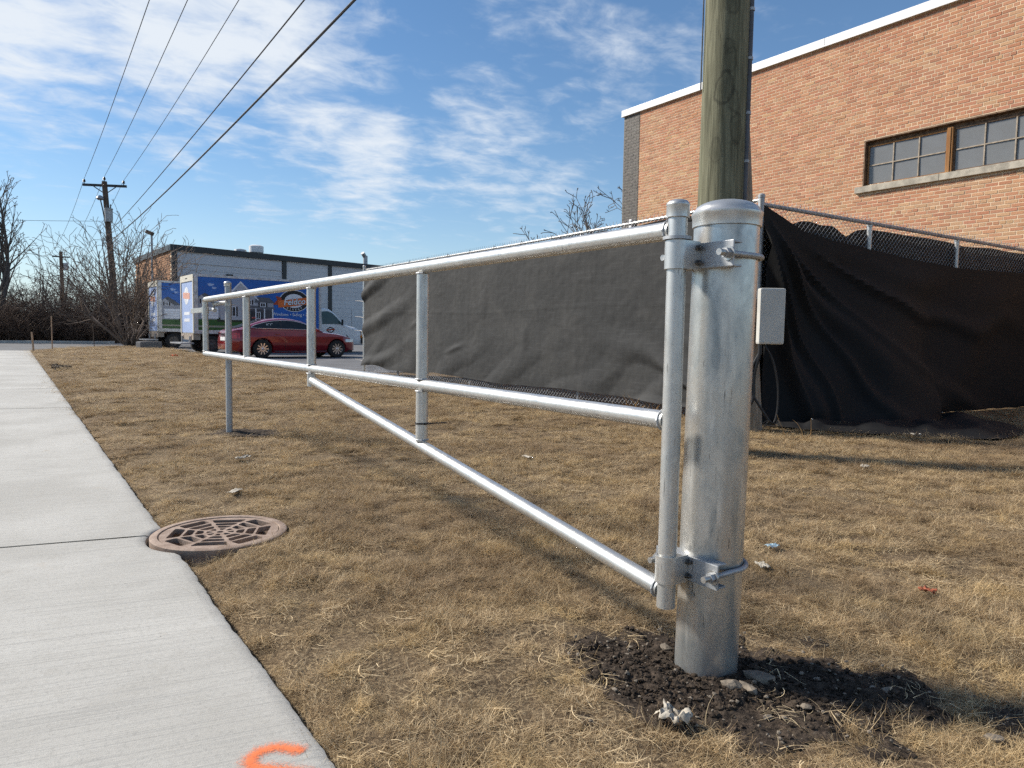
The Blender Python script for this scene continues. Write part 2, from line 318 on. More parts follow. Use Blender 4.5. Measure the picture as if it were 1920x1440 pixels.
# ------------------------------------------------------------------ mesh helpers
def link(name, me, mats, parent=None, loc=None):
    o = bpy.data.objects.new(name, me); col.objects.link(o)
    if not isinstance(mats, (list, tuple)): mats = [mats]
    if len(me.materials) == 0:
        for m in mats: me.materials.append(MAT[m] if isinstance(m, str) else m)
    if parent is not None: o.parent = parent
    if loc is not None: o.location = loc
    return o
def tag(o, label=None, cat=None, group=None, kind=None):
    if label: o['label'] = label
    if cat: o['category'] = cat
    if group: o['group'] = group
    if kind: o['kind'] = kind
    return o
def thing(name, label, cat, loc=(0, 0, 0), rz=0.0, group=None):
    o = bpy.data.objects.new(name, None); col.objects.link(o); o.location = loc; o.rotation_euler = (0, 0, rz); o.empty_display_size = 0.1
    return tag(o, label, cat, group)
def copy_tree(o, parent=None):
    c = o.copy(); col.objects.link(c); c.parent = parent
    for ch in o.children: copy_tree(ch, c)
    return c
def basis(d):
    d = Vector(d).normalized(); a = Vector((0, 0, 1)) if abs(d.z) < 0.95 else Vector((1, 0, 0))
    u = d.cross(a).normalized(); v = d.cross(u).normalized(); return u, v

class MB:
    def __init__(s, off=(0, 0, 0)): s.v = []; s.f = []; s.sm = []; s.mi = []; s.off = Vector(off)
    def face(s, pts, smooth=False, mi=0):
        b = len(s.v); s.v += [tuple(p) for p in pts]; s.f.append(tuple(range(b, b + len(pts)))); s.sm.append(smooth); s.mi.append(mi)
    def box(s, c, size, rot=None, mi=0, bevel=0.0):
        hx, hy, hz = (q / 2 for q in size); c = Vector(c)
        if bevel > 0:
            b = min(bevel, hx * 0.9, hy * 0.9, hz * 0.9); P = []
            bm = bmesh.new(); bmesh.ops.create_cube(bm, size=1.0)
            for q in bm.verts: q.co = Vector((q.co.x * 2 * hx, q.co.y * 2 * hy, q.co.z * 2 * hz))
            bmesh.ops.bevel(bm, geom=list(bm.edges), offset=b, segments=2, profile=0.6, affect='EDGES')
            for fc in bm.faces:
                pts = [q.co.copy() for q in fc.verts]
                if rot is not None: pts = [rot @ q for q in pts]
                s.face([q + c for q in pts], False, mi)
            bm.free(); return s
        co = [Vector((x, y, z)) for x in (-hx, hx) for y in (-hy, hy) for z in (-hz, hz)]
        if rot is not None: co = [rot @ q for q in co]
        b = len(s.v); s.v += [tuple(q + c) for q in co]
        for f in ((0, 1, 3, 2), (4, 6, 7, 5), (0, 4, 5, 1), (2, 3, 7, 6), (0, 2, 6, 4), (1, 5, 7, 3)):
            s.f.append(tuple(b + i for i in f)); s.sm.append(False); s.mi.append(mi)
        return s
    def tube(s, pts, r, n=16, caps=True, mi=0, smooth=True):
        pts = [Vector(p) for p in pts]; m = len(pts)
        rr = r if isinstance(r, (list, tuple)) else [r] * m
        u = None; rings = []
        for i, p in enumerate(pts):
            d = (pts[min(i + 1, m - 1)] - pts[max(i - 1, 0)])
            if u is None: u, v = basis(d)
            else:
                d = d.normalized(); u = (u - d * u.dot(d)).normalized(); v = d.cross(u).normalized()
            b = len(s.v)
            for k in range(n):
                a = 2 * math.pi * k / n; s.v.append(tuple(p + (u * math.cos(a) + v * math.sin(a)) * rr[i]))
            rings.append(b)
        for i in range(m - 1):
            a, b = rings[i], rings[i + 1]
            for k in range(n):
                k2 = (k + 1) % n; s.f.append((a + k, a + k2, b + k2, b + k)); s.sm.append(smooth); s.mi.append(mi)
        if caps:
            for b, flip in ((rings[0], True), (rings[-1], False)):
                c = [s.v[b + k] for k in range(n)]
                s.face(c[::-1] if flip else c, False, mi)
        return s
    def lathe(s, prof, c=(0, 0, 0), axis=(0, 0, 1), n=24, mi=0, smooth=True, closed=False):
        """prof: (radius, height) list turned about axis through c"""
        ax = Vector(axis).normalized(); u, v = basis(ax); c = Vector(c); rings = []
        for (r, h) in prof:
            b = len(s.v)
            for k in range(n):
                a = 2 * math.pi * k / n; s.v.append(tuple(c + ax * h + (u * math.cos(a) + v * math.sin(a)) * r))
            rings.append(b)
        pr = list(zip(rings, rings[1:])) + ([(rings[-1], rings[0])] if closed else [])
        for a, b in pr:
            for k in range(n):
                k2 = (k + 1) % n; s.f.append((a + k, b + k, b + k2, a + k2)); s.sm.append(smooth); s.mi.append(mi)
        return s
    def grid(s, P, smooth=True, mi=0, wrap=False):
        nu = len(P); nv = len(P[0]); b = len(s.v)
        for row in P: s.v += [tuple(q) for q in row]
        for i in range(nu - 1):
            for j in range(nv - (0 if wrap else 1)):
                j2 = (j + 1) % nv
                s.f.append((b + i * nv + j, b + (i + 1) * nv + j, b + (i + 1) * nv + j2, b + i * nv + j2)); s.sm.append(smooth); s.mi.append(mi)
        return s
    def mesh(s, name):
        me = bpy.data.meshes.new(name)
        o = s.off
        me.from_pydata([(x - o.x, y - o.y, z - o.z) for x, y, z in s.v], [], s.f)
        me.polygons.foreach_set('use_smooth', s.sm); me.polygons.foreach_set('material_index', s.mi); me.update()
        bm = bmesh.new(); bm.from_mesh(me); bmesh.ops.recalc_face_normals(bm, faces=bm.faces); bm.to_mesh(me); bm.free()
        me.set_sharp_from_angle(angle=R(38))
        return me
    def build(s, name, mats, parent=None): return link(name, s.mesh(name), mats, parent)

def segs_mesh(name, segs, n=4):
    """many tapered tube segments (p0, p1, r0, r1) in one mesh, built with numpy"""
    A = np.array([s[0] for s in segs], float); B = np.array([s[1] for s in segs], float)
    r0 = np.array([s[2] for s in segs])[:, None]; r1 = np.array([s[3] for s in segs])[:, None]
    D = B - A; D /= np.maximum(np.linalg.norm(D, axis=1, keepdims=True), 1e-9)
    ref = np.where(np.abs(D[:, 2:3]) < 0.9, np.array([[0, 0, 1.0]]), np.array([[1.0, 0, 0]]))
    U = np.cross(D, ref); U /= np.linalg.norm(U, axis=1, keepdims=True); V = np.cross(D, U)
    N = len(segs); verts = np.empty((N, 2 * n, 3))
    for k in range(n):
        a = 2 * math.pi * k / n; w = U * math.cos(a) + V * math.sin(a)
        verts[:, k] = A + w * r0; verts[:, n + k] = B + w * r1
    base = (np.arange(N) * 2 * n)[:, None, None]
    q = np.array([[k, (k + 1) % n, n + (k + 1) % n, n + k] for k in range(n)])[None]
    faces = (base + q).reshape(-1, 4)
    me = bpy.data.meshes.new(name)
    me.vertices.add(N * 2 * n); me.vertices.foreach_set('co', verts.reshape(-1))
    me.loops.add(faces.size); me.loops.foreach_set('vertex_index', faces.reshape(-1).astype(np.int32))
    me.polygons.add(len(faces)); me.polygons.foreach_set('loop_start', np.arange(0, faces.size, 4, dtype=np.int32))
    me.polygons.foreach_set('use_smooth', np.ones(len(faces), bool)); me.update(calc_edges=True); me.validate()
    return me
def text_mesh(s, size, extrude=0.003, shear=0.0, bold=0.0):
    c = bpy.data.curves.new('lettering', 'FONT'); c.body = s; c.size = size; c.extrude = extrude; c.align_x = 'CENTER'; c.align_y = 'CENTER'; c.shear = shear; c.offset = bold; c.resolution_u = 3
    o = bpy.data.objects.new('lettering', c); col.objects.link(o)
    me = bpy.data.meshes.new_from_object(o); bpy.data.objects.remove(o); bpy.data.curves.remove(c); return me
def nz(x, y, s=1.0, seed=0.0): return mnoise.noise(Vector((x * s + seed, y * s - seed * 0.7, seed * 1.3)))
def sstep(a, b, x):
    t = min(1, max(0, (x - a) / (b - a))); return t * t * (3 - 2 * t)
def lerp(tab, x):
    if x <= tab[0][0]: return tab[0][1]
    for (a, b), (c, d) in zip(tab, tab[1:]):
        if x <= c: return b + (d - b) * (x - a) / (c - a)
    return tab[-1][1]

# ================================================================== THE SETTING: ground, road, sidewalk
POST = Vector((1.705, 1.397, 0)); LATCH = Vector((1.645, 7.22, 0)); DRAIN = Vector((0.785, 3.66, 0)); DR = 0.315
def walk_edge(y): return 0.588 - 0.0082 * y
LOT_X = [(16.8, 7.05), (18.5, 6.84), (21.6, 6.63), (26.5, 6.42), (31.4, 6.25), (39, 6.38), (42.3, 6.1), (46, 5.1)]
ROAD_Y = [(-0.9, 36.6), (0.35, 36.9), (1.46, 40.7), (3.3, 44.4), (5.1, 46)]
def paved(x, y):
    if x > 5.1: return y > 16.8 and x > lerp(LOT_X, y) and y < 60
    return lerp(ROAD_Y, x) < y < 54
def soil_mask(x, y):
    """1 inside the bare soil round the two posts, ragged edge"""
    n = 0.35 * nz(x, y, 5.0, 3.1) + 0.18 * nz(x, y, 14, 8.2)
    dx, dy = x - 1.66, y - 1.33; a = dx * 0.80 - dy * 0.60; b = dx * 0.60 + dy * 0.80
    a2 = a / (0.40 if a < 0 else 0.62); m1 = 1.0 - math.hypot(a2, (b + 0.10 * max(a, 0)) / 0.29) + n * 1.25
    dx, dy = x - LATCH.x - 0.12, y - LATCH.y + 0.05; a = dx * 0.80 - dy * 0.60; b = dx * 0.60 + dy * 0.80
    m2 = 1.0 - math.hypot(a / 0.34, b / 0.26) + n
    return max(m1, m2)
def gh(x, y):
    z = 0.014 * nz(x, y, 1.4, 1.0) + 0.009 * nz(x, y, 4.5, 2.0) + (0.008 * nz(x, y, 9.5, 3.0) if y < 9 else 0) - 0.012
    fade = 1 - sstep(14, 24, y); z = z * (0.35 + 0.65 * fade)
    if x < 0.7 and -3 < y < 37:
        d = x - walk_edge(y)
        if -1.62 < d < 0: return -0.13
        if d >= 0: z += -0.030 * (1 - sstep(0.0, 0.28, d))
    if paved(x, y): return -0.09
    r = math.hypot(x - DRAIN.x, y - DRAIN.y)
    if r < DR - 0.03: return -0.75
    if r < 0.75: z += (0.010 if x > DRAIN.x or y > DRAIN.y else -0.03) * (1 - sstep(DR, 0.75, r))
    d = math.hypot((x - POST.x), (y - POST.y)); z -= 0.022 * math.exp(-(d / 0.35) ** 2)
    return z
def lines(segs):
    out = [segs[0][0]]
    for a, b, st in segs:
        n = max(1, round((b - a) / st)); out += [a + (b - a) * i / n for i in range(1, n + 1)]
    return out
gx = lines([(-900, -100, 200), (-100, -20, 16), (-20, -2, 3), (-2, 0.2, 0.4), (0.2, 3.0, 0.05), (3.0, 9, 0.12), (9, 20, 0.6), (20, 100, 10), (100, 900, 200)])
gy = lines([(-900, -60, 210), (-60, -4, 8), (-4, 0, 0.4), (0, 6, 0.05), (6, 14, 0.12), (14, 50, 0.5), (50, 70, 2.5), (70, 200, 26), (200, 1500, 260)])
gv = [(x, y, gh(x, y)) for y in gy for x in gx]
nxg = len(gx); gf = [(j * nxg + i, j * nxg + i + 1, (j + 1) * nxg + i + 1, (j + 1) * nxg + i) for j in range(len(gy) - 1) for i in range(nxg - 1)]
me = bpy.data.meshes.new('ground'); me.from_pydata(gv, [], gf); me.polygons.foreach_set('use_smooth', [True] * len(gf)); me.update()
tag(link('ground', me, 'ground'), 'dormant brown lawn and bare earth', kind='structure')

mb = MB(); ys = lines([(16.8, 46, 0.7)])
P = [[(lerp(LOT_X, y) + 0.05 * nz(0, y, 1.1, 4), y, -0.02), (lerp(LOT_X, y) + 0.6, y, -0.018), (26, y, -0.016), (90, y, -0.016)] for y in ys]
P += [[(5.1, y, -0.02), (5.7, y, -0.018), (26, y, -0.016), (90, y, -0.016)] for y in (47, 52, 60, 62)]
mb.grid(P, False); tag(mb.build('parking_lot', 'asphalt'), 'grey asphalt parking lot behind the lawn', kind='structure')
mb = MB(); xs = lines([(-120, -20, 20), (-20, -0.9, 2), (-0.9, 5.1, 0.25)])
mb.grid([[(x, lerp(ROAD_Y, x), -0.020), (x, 46.2 if x > -0.9 else 45, -0.012), (x, 54, -0.020)] for x in xs], False)
tag(mb.build('road', 'asphalt'), 'asphalt side street beyond the end of the sidewalk', kind='structure')
mb = MB(); mb.box((-57.4, 54.12, 0.03), (125, 0.22, 0.24), bevel=0.03); tag(mb.build('kerb', 'kerb'), 'pale concrete kerb on the far side of the street', kind='structure')

# sidewalk: concrete slabs, each a piece of its own, joints skewed
walk = tag(bpy.data.objects.new('sidewalk', None), 'broom finished concrete sidewalk beside the lawn', kind='structure'); col.objects.link(walk)
def joint_y(y0, x): return y0 - 0.2 * (x - 0.5)
jy = [-2.9, 0.45] + [3.79 + 3.34 * i for i in range(0, 10)] + [36.6]
for k in range(len(jy) - 1):
    g = 0.006; mb = MB(); N = 150 if k in (1, 2) else 40; rows = []
    zt = 0.0015 * (k % 3 - 1)
    for i in range(N + 1):
        t = i / N; ya = jy[k] + g; yb = jy[k + 1] - g; yr = ya + (yb - ya) * t
        xe = walk_edge(yr) + 0.007 * nz(0.3, yr, 3.0, 5) + 0.006 * nz(0.3, yr, 15, 6) + (0.004 * nz(0.3, yr, 45, 2) if k in (1, 2) else 0)
        dy = abs(yr - DRAIN.y)
        if dy < DR + 0.012: xe = min(xe, DRAIN.x - math.sqrt((DR + 0.012) ** 2 - dy * dy))
        xl = -1.0 - 0.0082 * yr
        rows.append([(x, yr - 0.2 * (x - 0.5), z) for x, z in ((xl, -0.12), (xl, -0.008), (xl + 0.012, zt), (-0.3, zt), (xe - 0.075, zt), (xe - 0.05, zt), (xe - 0.016, zt - 0.002), (xe - 0.004, zt - 0.009), (xe, zt - 0.02), (xe + 0.002, -0.12))])
        rows[-1] = [(x, (yr if j >= 4 else yy), z) for j, (x, yy, z) in enumerate(rows[-1])]
    mb.grid(rows, False)
    mb.face([rows[0][j] for j in range(10)]); mb.face([rows[-1][j] for j in range(10)][::-1])
    mb.build('slab', 'concrete', walk)

# orange sprayed letter on the near slab
t = NT('orange marking paint'); v = t.coord('World'); e = t.attr('edge').outputs['Fac']
al = t.ramp(t.math('ADD', e, t.math('MULTIPLY', t.math('SUBTRACT', t.noise(v, 230, 5, 0.75), 0.5), 1.9)), 0.22, 1.0, 0.0, 0.88)
t.set(color=t.mix(t.noise(v, 60, 4), (0.86, 0.15, 0.03), (0.90, 0.27, 0.10)), rough=0.85, alpha=al)
SP = [(0.528,1.603),(0.508,1.638),(0.475,1.666),(0.437,1.667),(0.412,1.645),(0.416,1.611),(0.459,1.569),(0.5,1.528),(0.511,1.48),(0.468,1.464),(0.412,1.509)]
fine = []
for i in range(len(SP) - 1):
    p0 = Vector(SP[max(i - 1, 0)]); p1 = Vector(SP[i]); p2 = Vector(SP[i + 1]); p3 = Vector(SP[min(i + 2, len(SP) - 1)])
    for k in range(6):
        u = k / 6; fine.append(0.5 * ((2 * p1) + (p2 - p0) * u + (2 * p0 - 5 * p1 + 4 * p2 - p3) * u * u + (3 * p1 - p0 - 3 * p2 + p3) * u ** 3))
W = 0.022; vv, ff, ee = [], [], []
for i, p in enumerate(fine):
    d = (fine[min(i + 1, len(fine) - 1)] - fine[max(i - 1, 0)]).normalized(); nrm = Vector((-d.y, d.x))
    en = min(1, min(i, len(fine) - 1 - i) / 3)
    for s_, a in ((-2.0, 0), (-0.85, 0.50), (0, 1.0), (0.85, 0.50), (2.0, 0)):
        q = p + nrm * W * s_; vv.append((q.x, q.y, 0.0022)); ee.append(a * en)
for i in range(len(fine) - 1):
    for j in range(4): ff.append((i * 5 + j, i * 5 + 5 + j, i * 5 + 6 + j, i * 5 + 1 + j))
me = bpy.data.meshes.new('paint_mark'); me.from_pydata(vv, [], ff); at = me.attributes.new('edge', 'FLOAT', 'POINT'); at.data.foreach_set('value', ee)
tag(link('paint_mark', me, t.m), 'orange spray painted letter S on the near sidewalk slab', 'paint mark')

# storm drain: frame ring and a slotted round grate over a dark shaft
dr = thing('storm_drain', 'round rusty cast iron storm drain grate at the sidewalk edge', 'drain', (DRAIN.x, DRAIN.y, 0))
mb = MB(); mb.lathe([(DR, -0.16), (DR, 0.003), (DR - 0.006, 0.007), (DR - 0.034, 0.007), (DR - 0.037, 0.003), (DR - 0.037, -0.02), (DR - 0.06, -0.02), (DR - 0.06, -0.16)], n=64); mb.build('frame', 'rust', dr)
mb = MB(); mb.lathe([(DR - 0.04, -0.021), (DR - 0.045, -0.72), (0.001, -0.72)], n=40); mb.build('shaft', simple('shade black shaft concrete', (0.02, 0.018, 0.016), 0.95), dr)  # near-black colour paints in the shade down the shaft, so the slots look black
cu = bpy.data.curves.new('grate', 'CURVE'); cu.dimensions = '2D'; cu.fill_mode = 'BOTH'; cu.extrude = 0.012
def poly(pts):
    s = cu.splines.new('POLY'); s.points.add(len(pts) - 1); s.use_cyclic_u = True
    for p, q in zip(s.points, pts): p.co = (q[0], q[1], 0, 1)
RC = DR - 0.041
poly([(RC * math.cos(a * math.pi / 48), RC * math.sin(a * math.pi / 48)) for a in range(96)])
poly([(0.017 * math.cos(a * math.pi / 6), 0.017 * math.sin(a * math.pi / 6)) for a in range(12)])
def rounded(pts, k=0.28):
    out = []
    for i, p in enumerate(pts):
        a, b = Vector(pts[i - 1]), Vector(pts[(i + 1) % len(pts)]); p = Vector(p)
        la = min(0.012, (a - p).length * k); lb = min(0.012, (b - p).length * k)
        q0 = p + (a - p).normalized() * la; q1 = p + (b - p).normalized() * lb
        out += [q0, (q0 + q1 + p * 2) / 4, q1]
    return out
for s in range(8):
    a = s * math.pi / 4 + 0.16; c, sn_ = math.cos(a), math.sin(a); tn = math.tan(math.pi / 8)
    for r0, r1 in ((0.034, 0.064), (0.076, 0.112), (0.123, 0.163), (0.174, 0.230)) if s % 2 else ((0.034, 0.066), (0.079, 0.118), (0.130, 0.176), (0.188, 0.250)):
        rib = 0.0085
        h0 = max(0.004, r0 * tn - rib); h1 = max(0.006, r1 * tn - rib)
        if r1 > 0.2: h1 = min(h1, math.sqrt(max(1e-6, (RC - 0.015) ** 2 - r1 * r1)))
        q = [(r0, -h0), (r1, -h1), (r1, h1), (r0, h0)]
        poly([(x * c - y * sn_, x * sn_ + y * c) for x, y in rounded(q)])
ob = bpy.data.objects.new('g', cu); col.objects.link(ob); me = bpy.data.meshes.new_from_object(ob); bpy.data.objects.remove(ob)
g = link('grate', me, 'rust', dr, (0, 0, -0.009)); g.rotation_euler = (0, 0, R(12))

# soil heaped round the gate post, and its clods
def patch(cx, cy, hw, n, name, label):
    v, f, idx = [], [], {}
    st = 2 * hw / n
    for j in range(n + 1):
        for i in range(n + 1):
            x, y = cx - hw + i * st, cy - hw + j * st; m = soil_mask(x, y)
            if m > -0.12:
                h = 0.012 + 0.016 * sstep(-0.1, 0.8, m) + 0.012 * sstep(0, 0.3, m) * (nz(x, y, 22, 5) + 0.7 * nz(x, y, 47, 9) + 0.45 * nz(x, y, 95, 2)) - 0.010 * (1 - sstep(-0.12, 0.05, m))
                idx[(i, j)] = len(v); v.append((x, y, gh(x, y) + h))
    for j in range(n):
        for i in range(n):
            q = [idx.get(k) for k in ((i, j), (i + 1, j), (i + 1, j + 1), (i, j + 1))]
            if None not in q: f.append(q)
    me = bpy.data.meshes.new(name); me.from_pydata(v, [], f); me.polygons.foreach_set('use_smooth', [True] * len(f)); me.update()
    return tag(link(name, me, 'soil'), label, kind='stuff')
def soil_h(x, y):
    m = soil_mask(x, y); return gh(x, y) + 0.012 + 0.016 * sstep(-0.1, 0.8, m)
patch(1.75, 1.3, 0.75, 210, 'soil', 'dark bare soil heaped round the foot of the gate post')
patch(LATCH.x + 0.1, LATCH.y, 0.6, 60, 'soil', 'dark disturbed soil round the foot of the thin latch post')
ico = []
bm = bmesh.new(); bmesh.ops.create_icosphere(bm, subdivisions=1, radius=1.0); icoV = np.array([v.co[:] for v in bm.verts]); icoF = np.array([[v.index for v in f.verts] for f in bm.faces]); bm.free()
def lumps(name, pts, mat, label, flat=0.75):
    V, F = [], []
    for k, (x, y, z, r) in enumerate(pts):
        s = rng.uniform(0.65, 1.3, 3) * r; s[2] *= flat
        jit = 1 + rng.uniform(-0.42, 0.38, (len(icoV), 1)); a = rng.uniform(0, 6.28)
        q = icoV * jit * s; q = np.stack([q[:, 0] * math.cos(a) - q[:, 1] * math.sin(a), q[:, 0] * math.sin(a) + q[:, 1] * math.cos(a), q[:, 2]], 1) + (x, y, z)
        F.append(icoF + len(V) * len(icoV)); V.append(q)
    me = bpy.data.meshes.new(name); me.from_pydata(np.concatenate(V).tolist(), [], np.concatenate(F).tolist()); me.update()
    return tag(link(name, me, mat), label, kind='stuff')
pts = []
while len(pts) < 6000:
    x, y = rng.uniform(1.1, 2.4), rng.uniform(0.6, 1.9); m = soil_mask(x, y)
    if m < 0.02 or rng.random() > 0.25 + m or math.hypot(x - POST.x, y - POST.y) < 0.10: continue
    r = 0.0012 + 0.0085 * rng.random() ** 6
    pts.append((x, y, soil_h(x, y) + r * 0.5 + 0.006 * max(0, nz(x, y, 22, 5)), r))
lumps('soil_clods', pts, 'soil', 'loose clods of dark soil round the gate post')
pts = []
while len(pts) < 420:
    x, y = rng.uniform(1.1, 2.5), rng.uniform(0.55, 1.9); m = soil_mask(x, y)
    if m < -0.12 or math.hypot(x - POST.x, y - POST.y) < 0.10: continue
    r = 0.0016 + 0.006 * rng.random() ** 3; pts.append((x, y, soil_h(x, y) + r * 0.6 + 0.004, r))
lumps('gravel_bits', pts, 'rock', 'small pale grit scattered through the dark soil', 0.7)
pts = []
for i in range(140):
    r = 0.02 + 0.05 * rng.random() ** 2; pts.append((0.62 + abs(rng.normal(0, 0.14)), 20.9 + rng.normal(0, 0.45), 0.0 + r * 0.5, r))
lumps('earth_pile', pts, 'soil', 'low pile of dark clods on the lawn far along the sidewalk')

# dormant grass: tufts of straw blades scattered over the lawn
tuftc = bpy.data.collections.new('tufts')
NT_ = 14
for k in range(NT_):
    V, F, S = [], [], []; nb = (150, 110, 180)[k % 3]; lean0 = rng.uniform(0, 6.28)
    for b in range(nb):
        rr = abs(rng.normal(0, 0.042)); a = rng.uniform(0, 6.28); p = Vector((rr * math.cos(a), rr * math.sin(a), rng.uniform(-0.004, 0.006)))
        L = rng.uniform(0.022, 0.066) * (1.5 if rng.random() < 0.12 else 1.0); w = rng.uniform(0.0004, 0.00085)
        h = lean0 + rng.normal(0, 1.2); el = abs(rng.normal(0.10, 0.36 if k % 3 else 0.5)); el = min(el, 1.2)
        bend = rng.uniform(-1.3, 0.35); curl = rng.normal(0, 1.1); base = len(V); nseg = 3; sh = np.clip(rng.beta(0.75, 1.15), 0, 1)
        for i in range(nseg + 1):
            ww = w * (1 - 0.75 * i / nseg); sd = Vector((-math.sin(h), math.cos(h), rng.normal(0, 0.25))).normalized()
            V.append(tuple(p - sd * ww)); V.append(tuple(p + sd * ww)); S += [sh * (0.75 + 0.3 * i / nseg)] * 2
            p = p + Vector((math.cos(h) * math.cos(el), math.sin(h) * math.cos(el), math.sin(el))) * (L / nseg)
            el += bend / nseg; h += curl / nseg
            if p.z < 0.002: p.z = 0.002 + rng.uniform(0, 0.004); el = max(el, 0.02)
        for i in range(nseg): F.append((base + 2 * i, base + 2 * i + 1, base + 2 * i + 3, base + 2 * i + 2))
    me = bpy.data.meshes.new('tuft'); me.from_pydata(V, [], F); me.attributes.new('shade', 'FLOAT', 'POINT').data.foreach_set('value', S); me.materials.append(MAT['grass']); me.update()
    tuftc.objects.link(bpy.data.objects.new('tuft_%02d' % k, me))
for k in range(5):   # long pale strands lying loose on top of the turf
    V, F, S = [], [], []
    for b in range(9):
        a = rng.uniform(0, 6.28); rr = rng.uniform(0, 0.07); p = Vector((rr * math.cos(a), rr * math.sin(a), rng.uniform(0.006, 0.022))); h = rng.uniform(0, 6.28); L = rng.uniform(0.035, 0.085); el = rng.normal(0.02, 0.12); curl = rng.normal(0, 0.9); w = rng.uniform(0.0006, 0.0012); base = len(V); sh = rng.uniform(0.75, 1.15)
        for i in range(5):
            sd = Vector((-math.sin(h), math.cos(h), 0.2)).normalized(); ww = w * (1 - 0.6 * i / 4); V.append(tuple(p - sd * ww)); V.append(tuple(p + sd * ww)); S += [sh, sh]
            p = p + Vector((math.cos(h) * math.cos(el), math.sin(h) * math.cos(el), math.sin(el))) * (L / 4); p.z = max(p.z, 0.004); h += curl / 4; el += rng.normal(-0.03, 0.08)
        for i in range(4): F.append((base + 2 * i, base + 2 * i + 1, base + 2 * i + 3, base + 2 * i + 2))
    me = bpy.data.meshes.new('strands'); me.from_pydata(V, [], F); me.attributes.new('shade', 'FLOAT', 'POINT').data.foreach_set('value', S); me.materials.append(MAT['grass']); me.update()
    tuftc.objects.link(bpy.data.objects.new('tuft_%02d' % (NT_ + k), me))
gp, gr, gs, gi = [], [], [], []
def add_grass(x0, x1, y0, y1, per, sxy, sz, keep=0.0):
    n = int((x1 - x0) * (y1 - y0) * per)
    X = rng.uniform(x0, x1, n); Y = rng.uniform(y0, y1, n)
    for x, y in zip(X, Y):
        d = x - walk_edge(y)
        if d < -0.004 + 0.022 * rng.random() or paved(x - 0.05, y - 0.05): continue
        if math.hypot(x - DRAIN.x, y - DRAIN.y) < DR + 0.02: continue
        if x > 6.9 and y > 5.1 - 0.087 * (x - 6.9): continue
        m = soil_mask(x, y) if (y < 2.2 and x < 2.9) or abs(y - LATCH.y) < 0.8 else -9
        if m > -0.05 and rng.random() > (0.22 if m < 0.22 else 0.07): continue
        if m > -0.3 and rng.random() < 0.5: continue
        c = 0.9 * nz(x, y, 1.1, 7.7) + 0.7 * nz(x, y, 3.7, 2.2) + 0.95 * nz(x, y, 9.5, 3.0)
        if d < 0.18: c += 0.12 * (d / 0.18)
        if rng.random() > sstep(-0.72, -0.10, c) + keep: continue
        gp.append((x, y, gh(x, y) + 0.001)); gr.append((rng.normal(0, 0.10), rng.normal(0, 0.10), rng.uniform(0, 6.28)))
        k = rng.uniform(0.75, 1.3) * (0.55 if m > -0.05 else 1); gs.append((sxy * k, sxy * k, sz * k * (0.55 + 0.85 * sstep(-0.5, 0.9, c)))); gi.append(int(rng.integers(NT_)))
add_grass(0.55, 3.3, 0.3, 3.2, 450, 1.0, 1.0)
add_grass(0.5, 4.2, 3.2, 6.0, 240, 1.15, 1.0)
add_grass(3.3, 7.2, 0.3, 3.2, 240, 1.15, 1.0)
add_grass(4.2, 7.2, 3.2, 6.0, 160, 1.3, 1.0)
add_grass(0.45, 7.0, 6.0, 11.0, 110, 1.8, 1.15)
add_grass(7.2, 13.5, 0.3, 5.1, 110, 1.8, 1.15)
add_grass(0.4, 7.0, 11.0, 22.0, 36, 2.8, 1.3)
add_grass(0.2, 7.0, 22.0, 46.0, 11, 4.6, 1.5)
for x, y in zip(rng.uniform(0.6, 5.5, 1300), 0.3 + 6.0 * rng.random(1300) ** 1.3):
    if (soil_mask(x, y) > 0 and rng.random() > 0.3) or x - walk_edge(y) < 0.04 or math.hypot(x - DRAIN.x, y - DRAIN.y) < DR + 0.06: continue
    gp.append((x, y, (soil_h(x, y) if soil_mask(x, y) > 0 else gh(x, y)) + 0.003)); gr.append((0, 0, rng.uniform(0, 6.28))); k = rng.uniform(0.7, 1.2); gs.append((k, k, k)); gi.append(NT_ + int(rng.integers(5)))
me = bpy.data.meshes.new('grass'); me.from_pydata(gp, [], [])
for nm, data, ty in (('rot', gr, 'FLOAT_VECTOR'), ('scl', gs, 'FLOAT_VECTOR')):
    me.attributes.new(nm, ty, 'POINT').data.foreach_set('vector', np.array(data, np.float32).reshape(-1))
me.attributes.new('idx', 'INT', 'POINT').data.foreach_set('value', np.array(gi, np.int32))
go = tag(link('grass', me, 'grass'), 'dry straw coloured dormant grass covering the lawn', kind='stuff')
ng = bpy.data.node_groups.new('grass_scatter', 'GeometryNodeTree')
ng.interface.new_socket('Geometry', in_out='INPUT', socket_type='NodeSocketGeometry'); ng.interface.new_socket('Geometry', in_out='OUTPUT', socket_type='NodeSocketGeometry')
gin = ng.nodes.new('NodeGroupInput'); gout = ng.nodes.new('NodeGroupOutput'); iop = ng.nodes.new('GeometryNodeInstanceOnPoints')
ci = ng.nodes.new('GeometryNodeCollectionInfo'); ci.inputs['Collection'].default_value = tuftc; ci.inputs['Separate Children'].default_value = True; ci.inputs['Reset Children'].default_value = True
def nattr(nm, ty):
    a = ng.nodes.new('GeometryNodeInputNamedAttribute'); a.data_type = ty; a.inputs['Name'].default_value = nm; return a.outputs['Attribute']
L_ = ng.links
L_.new(gin.outputs[0], iop.inputs['Points']); L_.new(ci.outputs[0], iop.inputs['Instance']); iop.inputs['Pick Instance'].default_value = True
L_.new(nattr('idx', 'INT'), iop.inputs['Instance Index'])
e2r = ng.nodes.new('FunctionNodeEulerToRotation'); L_.new(nattr('rot', 'FLOAT_VECTOR'), e2r.inputs[0]); L_.new(e2r.outputs[0], iop.inputs['Rotation'])
